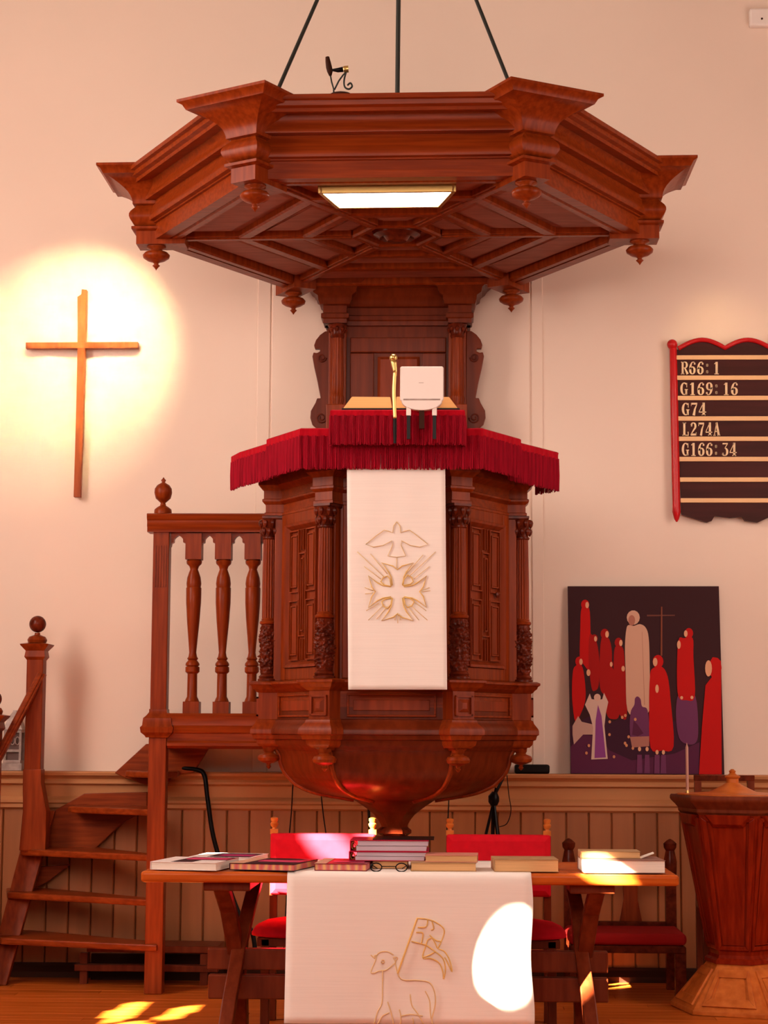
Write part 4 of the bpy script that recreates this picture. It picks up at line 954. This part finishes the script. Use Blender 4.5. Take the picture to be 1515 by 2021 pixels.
# ------------------------------------------------------------------ the table
TY0, TY1, TZ = -1.37, -.58, .77
tb = thing('communion_table', 'long wooden trestle table covered with books in the foreground', 'table', (at(800, 1720, TY0).x, -1.0, 0))
xl, xr = X(277, TY0, 1725), X(1340, TY0, 1725)
bm = B(); box(bm, xl, xr, TY0, TY1, TZ-.046, TZ); obj('tabletop', bm, M_TABLE, tb, bevel=.014, segs=3)
def strut(par, name, pts, wx, m):   # pts: (x, y, z, half depth)
    bm = B(); rings = []
    for (x, y_, z, h) in pts: rings.append([(x-wx, y_-h, z), (x+wx, y_-h, z), (x+wx, y_+h, z), (x-wx, y_+h, z)])
    loft(bm, rings); return obj(name, bm, m, par, bevel=.005)
for sgn, cxp in ((1, 452), (-1, 1163)):
    cx = X(cxp, -1.2, 1800); i_ = sgn
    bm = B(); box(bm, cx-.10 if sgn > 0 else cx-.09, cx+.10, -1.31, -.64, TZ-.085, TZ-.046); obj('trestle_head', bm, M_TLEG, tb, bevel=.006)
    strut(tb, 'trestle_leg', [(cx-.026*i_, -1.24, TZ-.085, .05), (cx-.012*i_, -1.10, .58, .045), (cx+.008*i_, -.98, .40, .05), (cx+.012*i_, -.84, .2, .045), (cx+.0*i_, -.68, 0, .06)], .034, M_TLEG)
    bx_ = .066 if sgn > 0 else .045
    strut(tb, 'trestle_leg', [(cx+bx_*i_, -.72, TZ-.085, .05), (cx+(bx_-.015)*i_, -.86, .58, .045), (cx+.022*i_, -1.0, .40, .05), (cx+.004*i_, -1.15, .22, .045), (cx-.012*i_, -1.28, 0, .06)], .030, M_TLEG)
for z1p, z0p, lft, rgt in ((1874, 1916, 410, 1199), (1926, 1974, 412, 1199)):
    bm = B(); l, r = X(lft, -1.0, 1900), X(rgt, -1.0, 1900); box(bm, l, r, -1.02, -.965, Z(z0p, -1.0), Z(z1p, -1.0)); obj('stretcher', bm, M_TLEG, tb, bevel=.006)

# runner with lamb
rl, rr_ = X(567, TY0-.004, 1725), X(1048, TY0-.004, 1725)
rn = thing('table_runner', 'white linen runner embroidered with lamb and flag over table front', 'cloth', ((rl+rr_)/2, TY0-.01, TZ))
bm = B(); rings = []
prof_ = [(TY1-.01, TZ-.10), (TY1+.003, TZ-.03), (TY1+.003, TZ+.002)]+[(TY1+(TY0-TY1)*i/8, TZ+.0025) for i in range(1, 8)]+[(TY0+.012, TZ+.003), (TY0+.002, TZ+.001), (TY0-.006, TZ-.010)]+[(TY0-.010-.004*i/20, TZ-.02-.60*i/20) for i in range(21)]
for k_, (yy, zz) in enumerate(prof_):
    row_ = []
    for j in range(31):
        u = j/30; x = rl+(rr_-rl)*u; hang = max(0, TZ-.01-zz)
        x += (u-.5)*hang*.02+.006*math.sin(hang*14)*(1 if u > .9 else 0)
        y_ = yy-(hang*.02*math.sin(u*9+1)*.6 if yy < TY0 else 0)
        row_.append((x, y_, zz))
    rings.append(row_)
loft(bm, rings, closed=False, cap=False); o = obj('linen', bm, M_LINEN, rn, smooth=True)
md = o.modifiers.new('t', 'SOLIDIFY'); md.thickness = .002; md.offset = 0
def rf(x, y): return at(560+x/3.03, 1700+y/3.03, TY0-.024)
lamb = [
 [(590, 650), (590, 760), (585, 850), (560, 900), (540, 970)], [(665, 590), (670, 630), (690, 690), (720, 710), (800, 712), (870, 725), (900, 780), (905, 850), (885, 940), (890, 973)],
 [(655, 560), (625, 542), (590, 540), (560, 555), (545, 600), (520, 660), (540, 668), (570, 655), (610, 650), (650, 620), (668, 600), (655, 575), (678, 578), (665, 600)], [(520, 560), (545, 580), (540, 565), (560, 560)],
 [(560, 973), (590, 925), (630, 905)], [(620, 840), (640, 900), (655, 973)], [(690, 885), (700, 930), (695, 973)], [(755, 795), (765, 860), (800, 910), (835, 973)], [(845, 775), (870, 830), (875, 900), (880, 940)], [(700, 925), (760, 915), (830, 925)], [(770, 935), (775, 973)],
 [(583, 592), (595, 590), (600, 602), (588, 608), (582, 598)]]
stitch(rn, lamb, rf, .0028, M_GOLD2, 'embroidered_lamb')
flag = [[(795, 340), (850, 345), (900, 360), (950, 395), (958, 430), (940, 480), (920, 520)], [(762, 478), (810, 490), (850, 500)], [(850, 500), (860, 470), (885, 460), (905, 490), (920, 520), (960, 540), (990, 590), (1005, 660), (975, 600), (960, 575)],
        [(850, 500), (830, 575), (880, 580), (930, 610), (950, 660), (955, 705), (965, 640), (950, 580), (905, 540), (850, 500)], [(800, 395), (850, 390), (860, 345)], [(790, 425), (830, 430), (822, 490)], [(885, 355), (895, 400), (880, 410)], [(940, 480), (905, 470), (870, 440)], [(905, 540), (870, 560), (830, 575)]]
stitch(rn, flag, rf, .0030, M_GOLD, 'embroidered_flag')
bm = B(); tube(bm, [rf(798, 338), rf(680, 670)], .0045, 6); obj('embroidered_flagstaff', bm, M_GOLD, rn)

# ------------------------------------------------------------------ books on the table
def book(label, px0, px1, py, Yf, depth, h, rot, cov, pg, base=TZ+.0045, group='books on the table', name='book', stripes=(), cat='book', spine='left', lift=0):
    a_, b_ = X(px0, Yf, py), X(px1, Yf, py); w = b_-a_
    root = thing(name, label, cat, ((a_+b_)/2, Yf+depth/2, base), group)
    Mx = Matrix.Translation((a_, Yf, base)) @ Matrix.Rotation(rot, 4, 'Z')
    bm = B(); t_ = .003; tl = min(.003, h*.12)
    box(bm, 0, w, 0, depth, 0, tl); box(bm, 0, w, 0, depth, h-tl, h)
    if spine == 'left': box(bm, 0, tl, 0, depth, tl, h-tl)
    elif spine == 'back': box(bm, 0, w, depth-tl, depth, tl, h-tl)
    elif spine == 'front': box(bm, 0, w, 0, tl, tl, h-tl)
    obj('cover', bm, cov, root, M=Mx, bevel=.001, segs=1)
    bm = B(); m_ = .003
    box(bm, tl+.0005, w-m_, m_ if spine != 'front' else tl+.0005, depth-m_-(tl if spine == 'back' else 0), tl+.0002, h-tl-.0002); obj('pages', bm, pg, root, M=Mx)
    for si, (u0, u1, v0, v1, mm) in enumerate(stripes):
        bm = B(); box(bm, u0*w, u1*w, v0*depth, v1*depth, h, h+.0008*(1+si)); obj('cover_patch', bm, mm, root, M=Mx)
    return root
mWC = flat('white_cover', (.80, .70, .66), .4); mBC = flat('black_cover', (.03, .012, .018), .4); mPK = flat('pink_stripe', (.62, .06, .15), .4); mDR = flat('dark_red_cover', (.22, .02, .03), .4)
mMG = flat('magenta_stripe', (.40, .03, .14), .4)
mST = bpy.data.materials.new('striped_fore_edge'); mST.use_nodes = True
nt = mST.node_tree; b_ = nt.nodes['Principled BSDF']; wv = nt.nodes.new('ShaderNodeTexWave'); g_ = nt.nodes.new('ShaderNodeNewGeometry'); cr_ = nt.nodes.new('ShaderNodeValToRGB')
wv.inputs['Scale'].default_value = 9; wv.inputs['Distortion'].default_value = 3; wv.inputs['Detail'].default_value = 3
cr_.color_ramp.elements[0].color = (.62, .12, .10, 1); cr_.color_ramp.elements[1].color = (.75, .40, .14, 1); e_ = cr_.color_ramp.elements.new(.5); e_.color = (.60, .20, .18, 1)
nt.links.new(g_.outputs['Position'], wv.inputs['Vector']); nt.links.new(wv.outputs['Fac'], cr_.inputs['Fac']); nt.links.new(cr_.outputs['Color'], b_.inputs['Base Color']); b_.inputs['Roughness'].default_value = .7
def pats(): return ((.30, .99, .02, .55, mBC), (.42, .80, .12, .40, mPK), (.28, .90, .62, .80, mBC))
book('white hymnal with black and pink cover at the table front left corner', 296, 432, 1713, -1.33, .34, .034, -.18, mWC, mPAGE if False else M_PAGEW, stripes=((.30, .62, .03, .97, mBC), (.62, 1.0, .45, .97, mBC), (.36, .96, .50, .80, mPK)))
book('white hymnal with magenta band lying behind the front left one', 372, 500, 1693, -.93, .30, .030, -.16, mWC, M_PAGEW, stripes=((.28, .95, .05, .85, mBC), (.40, .92, .25, .60, mMG)))
book('dark covered hymnal with striped fore-edge, left of the pair', 452, 586, 1713, -1.32, .36, .030, -.22, mBC, mST, stripes=((.0, .22, .0, 1.0, flat('tan_tape', (.55, .30, .20))), (.30, .95, .35, .6, mPK)))
book('dark red covered hymnal with striped fore-edge beside the binders', 620, 724, 1713, -1.32, .34, .030, -.06, mDR, mST, stripes=((.0, .22, .0, 1.0, flat('tan_tape_light', (.62, .34, .24))), (.30, .9, .3, .5, mPK)))
# binders, stacked
def binder(label, px0, px1, py, base, Yf, h, rot):
    a_, b2 = X(px0, Yf, py), X(px1, Yf, py); w = b2-a_
    root = thing('ring_binder', label, 'binder', ((a_+b2)/2, Yf+.13, base), 'stacked red ring binders')
    Mx = Matrix.Translation((a_, Yf, base)) @ Matrix.Rotation(rot, 4, 'Z')
    bm = B(); box(bm, 0, w, 0, .27, 0, .003); box(bm, 0, w, 0, .27, h-.003, h); box(bm, 0, .004, 0, .27, .003, h-.003); obj('cover', bm, flat('binder_red', (.42, .01, .04), .35), root, M=Mx, bevel=.001, segs=1)
    bm = B(); box(bm, .028, w-.012, .006, .262, .0032, h*.48)
    box(bm, .034, w-.004, .004, .262, h*.52, h-.0035); obj('pages', bm, flat('binder_paper', (.56, .46, .54), .7), root, M=Mx)
    for yy in (.02, .24):
        bm = B(); tube(bm, [(.016+.010*math.cos(a0*PI/6), yy, h/2+h*.34*math.sin(a0*PI/6)) for a0 in range(13)], .0022, 6); obj('binder_ring', bm, M_BRASS, root, M=Mx)
    return root
zb1 = TZ+.0385
binder('lower red ring binder with grey-white pages on the table centre', 688, 842, 1692, zb1, -1.20, .040, .0)
binder('upper red ring binder with dark lid on top of the other binder', 690, 846, 1672, zb1+.0405, -1.20, .048, .0)
bm = B(); a_ = X(742, -1.18, 1660); ob = None
fo = thing('black_folder', 'thin black folder lying on the upper ring binder', 'folder', (a_, -1.1, zb1+.089))
box(bm, X(735, -1.18, 1660), X(856, -1.18, 1660), -1.17, -.93, zb1+.0888, zb1+.0925); obj('folder_cover', bm, M_BLACK, fo, bevel=.001, M=None)
book('plain closed tan book supporting the two ring binders', 735, 805, 1708, -1.18, .25, .0335, 0, M_TAN, M_PAGE)
# spectacles in front
gz = thing('spectacles', 'pair of dark rimmed spectacles lying before the binders', 'glasses', (X(765, -1.33, 1710), -1.33, TZ+.003))
for px in (742, 792):
    cx = X(px, -1.34, 1710); bm = B(); tube(bm, [(cx+.024*math.cos(a0*PI/8), -1.34, TZ+.022+.0175*math.sin(a0*PI/8)) for a0 in range(17)], .0028, 6); obj('rim', bm, M_BLACK, gz, smooth=True)
    bm = B(); tube(bm, [(cx+(-.024 if px < 760 else .024), -1.34, TZ+.028), (cx+(-.026 if px < 760 else .026), -1.25, TZ+.028), (cx, -1.21, TZ+.008)], .002, 6); obj('temple_arm', bm, M_BLACK, gz)
bm = B(); tube(bm, [(X(742, -1.34, 1710)+.024, -1.34, TZ+.026), (X(792, -1.34, 1710)-.024, -1.34, TZ+.026)], .002, 6); obj('bridge', bm, M_BLACK, gz)
book('tan leather book under a smaller pinkish one, right of binders', 810, 940, 1714, -1.31, .24, .036, .02, M_TAN, M_PAGE, spine='back')
book('thin pinkish book lying on the tan book right of the binders', 838, 942, 1693, -1.28, .19, .030, -.03, flat('pinkish_cover', (.58, .22, .16), .5), M_PAGE, base=TZ+.041, spine='back')
book('thick tan book alone beyond the right edge of the runner', 975, 1103, 1714, -1.31, .23, .052, .04, M_TAN, M_PAGE)
book('large brown book with bright page edges near the table right end', 1152, 1314, 1722, -1.35, .26, .054, .04, flat('brown_cover', (.25, .13, .10), .5), M_PAGEW, spine='back')
book('narrow tan book on top of the large brown book', 1145, 1264, 1690, -1.24, .16, .030, .0, M_TAN, M_PAGE, base=TZ+.059)
pp_ = thing('folded_paper', 'white folded paper slip sticking out of the upper tan book', 'paper', (X(1275, -1.2, 1680), -1.2, TZ+.07)); bm = B()
a_, b_ = X(1262, -1.22, 1680), X(1291, -1.22, 1680)
loft(bm, [[(a_, -1.22, TZ+.057), (a_, -1.16, TZ+.057), (a_, -1.16, TZ+.062), (a_, -1.22, TZ+.062)], [(b_, -1.20, TZ+.078), (b_, -1.15, TZ+.078), (b_, -1.15, TZ+.083), (b_, -1.20, TZ+.083)]]); obj('paper_sheet', bm, M_PAGEW, pp_)

# ------------------------------------------------------------------ chairs
def red_chair(lab, pxl, pxr):
    Yk = -.30; Yf = -.68
    l, r = X(pxl, Yk, 1650), X(pxr, Yk, 1650); c_ = (l+r)/2
    t = thing('red_chair', lab, 'chair', (c_, -.45, 0), 'red upholstered chairs behind the table')
    g_ = lambda p: Z(p, Yk)
    for x in (l+.018, r-.018):
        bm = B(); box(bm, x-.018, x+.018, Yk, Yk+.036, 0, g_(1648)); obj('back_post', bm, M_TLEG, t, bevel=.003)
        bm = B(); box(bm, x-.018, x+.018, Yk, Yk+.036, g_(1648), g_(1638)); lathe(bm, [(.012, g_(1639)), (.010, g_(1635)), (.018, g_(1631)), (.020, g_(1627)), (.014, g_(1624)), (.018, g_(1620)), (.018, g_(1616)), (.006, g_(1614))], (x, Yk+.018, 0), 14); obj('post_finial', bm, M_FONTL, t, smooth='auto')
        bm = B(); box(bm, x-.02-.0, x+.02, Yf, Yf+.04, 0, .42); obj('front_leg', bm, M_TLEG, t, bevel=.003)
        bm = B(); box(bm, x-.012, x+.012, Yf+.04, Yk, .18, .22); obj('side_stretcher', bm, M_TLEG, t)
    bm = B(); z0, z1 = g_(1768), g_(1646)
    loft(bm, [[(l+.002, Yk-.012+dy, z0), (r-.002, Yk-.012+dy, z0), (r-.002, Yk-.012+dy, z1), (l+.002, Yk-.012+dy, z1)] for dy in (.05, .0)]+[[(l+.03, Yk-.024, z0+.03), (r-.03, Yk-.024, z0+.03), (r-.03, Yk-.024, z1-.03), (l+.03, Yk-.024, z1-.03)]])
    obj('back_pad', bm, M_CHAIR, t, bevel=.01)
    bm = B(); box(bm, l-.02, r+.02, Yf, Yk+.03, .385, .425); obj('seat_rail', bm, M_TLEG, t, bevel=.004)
    bm = B(); rings = []
    w = (r-l)/2+.055; cy = (Yf+Yk)/2-.01; dd = (Yk-Yf)/2+.03
    for s_, z in ((.90, .425), (1.0, .432), (1.0, .445), (.96, .462), (.82, .482), (.55, .497), (.2, .502)):
        ring = []
        for i in range(28):
            a0 = 2*PI*i/28; ex = .45
            ring.append((c_+w*s_*math.copysign(abs(math.cos(a0))**ex, math.cos(a0)), cy+dd*s_*math.copysign(abs(math.sin(a0))**ex, math.sin(a0)), z))
        rings.append(ring)
    loft(bm, rings); obj('seat_cushion', bm, M_CHAIR, t, smooth=True)
    return t
red_chair('sunlit red velvet chair behind the table, left of the binders', 533, 742)
red_chair('red velvet chair in shade behind the table, right of pulpit stem', 880, 1087)
# darker side chair by the wall
Yk = .95; ZSe = Z(1842, .5, 1220)
t = thing('side_chair', 'dark carved chair with dull red seat between table and font', 'chair', (X(1222, .5, 1900), .5, 0))
g_ = lambda p: Z(p, Yk, 1220)
l, r = X(1122, Yk, 1700), X(1322, Yk, 1700)
for x in (l, r):
    bm = B(); box(bm, x-.028, x+.028, Yk-.028, Yk+.028, 0, g_(1740)); lathe(bm, [(.028, g_(1742)), (.024, g_(1735)), (.034, g_(1725)), (.036, g_(1700)), (.028, g_(1685)), (.024, g_(1678)), (.034, g_(1672)), (.036, g_(1664)), (.018, g_(1658)), (.004, g_(1655))], (x, Yk, 0), 16); obj('back_post', bm, M_CARVE, t, smooth='auto')
    bm = B(); box(bm, x-.028, x+.028, .52, .575, 0, ZSe-.07); obj('front_leg', bm, M_CARVE, t, bevel=.004)
bm = B(); prism_y(bm, [(X(px, Yk, 1780), g_(py)) for px, py in ((1228, 1738), (1258, 1738), (1258, 1775), (1266, 1818), (1222, 1818), (1230, 1775))], Yk-.01, Yk+.015); obj('back_splat', bm, M_STAIRV, t, bevel=.003)
bm = B(); box(bm, l+.028, r-.028, Yk-.02, Yk+.02, g_(1840), g_(1818)); obj('lower_back_rail', bm, M_CARVE, t, bevel=.003)
bm = B(); box(bm, l+.028, r-.028, Yk-.015, Yk+.015, g_(1738), g_(1724)); obj('upper_back_rail', bm, M_CARVE, t, bevel=.003)
bm = B(); box(bm, l-.02, r+.02, .50, Yk-.03, ZSe-.10, ZSe-.062); obj('seat_rail', bm, M_CARVE, t, bevel=.004)
bm = B(); box(bm, l-.03, r+.03, .49, Yk-.035, ZSe-.061, ZSe); obj('seat_cushion', bm, mat('dull_red_cushion', (.36, .008, .008), .8, .2), t, bevel=.025, segs=4)

# ------------------------------------------------------------------ the font
FX, FY = X(1457, .24, 1800), .24
fo = thing('baptismal_font', 'tapering hexagonal dark red wooden font on a stepped light base', 'font', (FX, FY, 0))
rot = math.radians(11+30)
gf = lambda p: Z(p, FY-.2, 1457)
def hx(R, z): return [(FX+R*math.sin(math.radians(11+60*k)), FY-R*math.cos(math.radians(11+60*k)), z) for k in range(6)]
bm = B(); loft(bm, [hx(.352, 0), hx(.352, .022), hx(.345, .026), hx(.172, gf(1912)), hx(.165, gf(1906))]); obj('base', bm, M_FONTL, fo, bevel=.004)
zb0, zb1_ = .026, gf(1912)
for k in range(6):
    a0, a1 = math.radians(11+60*k), math.radians(11+60*(k+1))
    d0, d1 = Vector((math.sin(a0), -math.cos(a0), 0)), Vector((math.sin(a1), -math.cos(a1), 0)); c_ = Vector((FX, FY, 0)); nn = (d0+d1).normalized()
    def fp_(u, v, o, Ra, Rb, za_, zb_):
        R = Ra+(Rb-Ra)*v; return c_+(d0*(1-u)+d1*u)*R+UZ*(za_+(zb_-za_)*v)+nn*o+UZ*o*.5
    args = (.345, .172, zb0, zb1_)
    def frame(u0, u1, v0, v1, w, o, args, vw=None):
        vw = vw or w*2; out = [(u0, v0), (u1, v0), (u1, v1), (u0, v1)]; inn = [(u0+w, v0+vw), (u1-w, v0+vw), (u1-w, v1-vw), (u0+w, v1-vw)]
        for i in range(4):
            j = (i+1) % 4; q_ = [out[i], out[j], inn[j], inn[i]]
            loft(bm, [[fp_(*p, -.004, *args) for p in q_], [fp_(*p, o, *args) for p in q_]])
    bm = B(); frame(.10, .90, .08, .92, .09, .010, args); obj('base_panel_frame', bm, M_FONTL, fo, bevel=.002)
    bm = B(); loft(bm, [[fp_(*p, -.004, *args) for p in ((.22, .22), (.78, .22), (.78, .78), (.22, .78))], [fp_(*p, .004, *args) for p in ((.24, .25), (.76, .25), (.76, .75), (.24, .75))]]); obj('base_panel', bm, M_FONTL, fo)
    args = (.150, .288, gf(1893), gf(1607))
    bm = B(); frame(.03, .97, .04, .97, .10, .012, args, .03); obj('body_panel_frame', bm, M_FONT, fo, bevel=.003)
    bm = B(); frame(.18, .82, .08, .92, .05, .006, args, .012); obj('body_panel_moulding', bm, M_FONT, fo)
    bm = B(); a1_ = (.28, .29, gf(1634), gf(1610)); loft(bm, [[fp_(*p, .0, *a1_) for p in ((.22, .0), (.78, .0), (.9, 1), (.1, 1))], [fp_(*p, .022, *a1_) for p in ((.25, .1), (.75, .1), (.88, .9), (.12, .9))]]); obj('upper_tablet', bm, M_FONT, fo, bevel=.003)
bm = B(); loft(bm, [hx(.150, gf(1893)), hx(.288, gf(1607))]); obj('body', bm, M_FONT, fo)
bm = B(); loft(bm, [hx(.175, gf(1907)), hx(.175, gf(1900)), hx(.158, gf(1896)), hx(.150, gf(1888))]); obj('neck_moulding', bm, M_FONT, fo)
bm = B(); loft(bm, [hx(.288, gf(1609)), hx(.300, gf(1604)), hx(.300, gf(1598)), hx(.318, gf(1590)), hx(.334, gf(1584)), hx(.342, gf(1580)), hx(.342, gf(1574)), hx(.336, gf(1571)), hx(.25, gf(1570))]); obj('rim', bm, M_TLEG, fo, smooth='auto')
bm = B(); zr_ = gf(1571); z9 = lambda p: Z(p, FY, 1457)+.006
lathe(bm, [(.28, zr_), (.28, zr_+.005), (.20, zr_+.008), (.12, zr_+.014), (.085, zr_+.030), (.05, zr_+.048), (.032, zr_+.060), (.030, zr_+.080), (.038, zr_+.086), (.040, zr_+.092), (.022, zr_+.100), (.014, zr_+.108), (.018, zr_+.118), (.006, zr_+.128)], (FX-.02, FY, 0), 6*4); obj('lid', bm, M_FONTL, fo, smooth='auto')
# candle on the rim
pcn = at(1353, 1571, FY+.02); t = thing('taper_candle', 'thin pale taper candle standing at the left rim of the font', 'candle', (pcn.x+.01, FY+.02, zr_))
cx, cy = X(1356, FY+.02, 1560), FY+.02
bm = B(); lathe(bm, [(.0075, zr_-.004), (.0075, Z(1475, cy, 1353)), (.003, Z(1470, cy, 1353)), (.001, Z(1466, cy, 1353))], (cx, cy, 0), 12); obj('wax', bm, flat('pinkish_wax', (.50, .26, .20), .4), t, smooth='auto')
bm = B(); lathe(bm, [(.018, zr_-.006), (.018, zr_), (.010, zr_+.006), (.009, zr_+.02)], (cx, cy, 0), 14); obj('candle_holder', bm, M_BRASS, t, smooth='auto')
# chair behind the font, only its back shows
Yq = .95
t = thing('wooden_stool', 'dark wooden high-backed stool hidden behind the font lid', 'stool', (X(1428, Yq, 1900), Yq, 0))
l, r = X(1369, Yq, 1550), X(1488, Yq, 1550); g_ = lambda p: Z(p, Yq, 1428)
bm = B(); box(bm, l, r, Yq-.02, Yq+.02, g_(1541), g_(1530)); obj('top_rail', bm, M_CARVE, t, bevel=.003)
for x in (l+.02, r-.02):
    bm = B(); box(bm, x-.018, x+.018, Yq-.018, Yq+.018, 0, g_(1540)); obj('back_post', bm, M_TLEG, t)
    bm = B(); box(bm, x-.018, x+.018, Yq-.30, Yq-.264, 0, .44); obj('front_leg', bm, M_TLEG, t)
bm = B(); box(bm, l, r, Yq-.31, Yq-.02, .44, .47); obj('seat', bm, M_TLEG, t, bevel=.003)
bm = B(); box(bm, l+.038, r-.038, Yq-.012, Yq+.012, g_(1580), g_(1562)); obj('middle_rail', bm, M_CARVE, t)

# ------------------------------------------------------------------ stand, device and cables below the pulpit
Ys = .95
t = thing('microphone_stand', 'black folded tripod stand beside the pulpit bowl', 'stand', (X(972, Ys, 1900), Ys, 0))
s3 = lambda px, py, Y=Ys: at(px, py, Y)
b0 = X(972, Ys, 1700)
bm = B(); tube(bm, [(b0, Ys, 0.02), s3(972, 1650), s3(974, 1578), s3(980, 1555)], .011, 10); obj('pole', bm, M_BLACK, t, smooth='auto')
bm = B(); tube(bm, [s3(975, 1590), s3(974, 1582), s3(974, 1572), s3(976, 1563)], [.018, .030, .030, .014], 12); obj('hub', bm, M_BLACK, t, smooth='auto')
for dx, dy in ((-.24, -.05), (.14, .16), (.10, -.16)):
    bm = B(); p = s3(974, 1582); tube(bm, [p, (p.x+dx, p.y+dy, .01)], .008, 8); obj('leg', bm, M_BLACK, t, smooth='auto')
bm = B(); tube(bm, [s3(978, 1565), s3(1006, 1508, 1.0)], .008, 8); obj('boom', bm, M_BLACK, t, smooth='auto')
t = thing('black_device', 'flat black box lying on the dado rail beside the pulpit', 'device', (X(1045, 1.24, 1520), 1.24, zr))
bm = B(); box(bm, X(1015, 1.22, 1520), X(1084, 1.22, 1520), 1.195, 1.29, zr+.001, zr+.052); obj('case', bm, M_BLACK, t, bevel=.012, segs=3)
def cable(lab, pts, r, m=M_BLACK, grp=None):
    bm = B(); tube(bm, spline(pts, 6), r, 7); o = obj('cable', bm, m, None, smooth=True); tag(o, lab, 'cable', grp); return o
cable('thick black cable hanging from the landing to the floor', [at(360, 1516, 1.16), at(388, 1519, 1.15), at(403, 1530, 1.14), at(410, 1580, 1.13), at(425, 1668, 1.12), at(470, 1800, 1.12), (at(498, 1842, 1.12)), (at(505, 1900, 1.1).x, 1.1, .08)], .013)
cable('thin dark wire under the bowl, leftmost of four', [(at(578, 1545, 1.17)), at(575, 1600, 1.2), at(570, 1660, 1.2), at(566, 1750, 1.2), (at(560, 1800, 1.2).x, 1.19, .1)], .0035)
cable('thin dark wire under the bowl, second from the left', [at(633, 1565, 1.17), at(638, 1610, 1.2), at(645, 1665, 1.2), at(650, 1760, 1.2), (at(650, 1800, 1.2).x, 1.19, .1)], .0035)
cable('thin dark wire just left of the pulpit stem', [at(727, 1570, 1.17), at(728, 1620, 1.2), at(730, 1700, 1.2), (at(730, 1800, 1.2).x, 1.19, .1)], .008)
cable('thin dark wire just right of the pulpit stem', [at(886, 1565, 1.17), at(884, 1610, 1.2), at(881, 1665, 1.2), (at(880, 1800, 1.2).x, 1.19, .1)], .0035)
cable('fine looping wire hanging right of the tripod stand', [at(1000, 1530, 1.17), at(1004, 1570, 1.18), at(1008, 1600, 1.2), at(1000, 1625, 1.2), at(985, 1632, 1.2)], .0025)
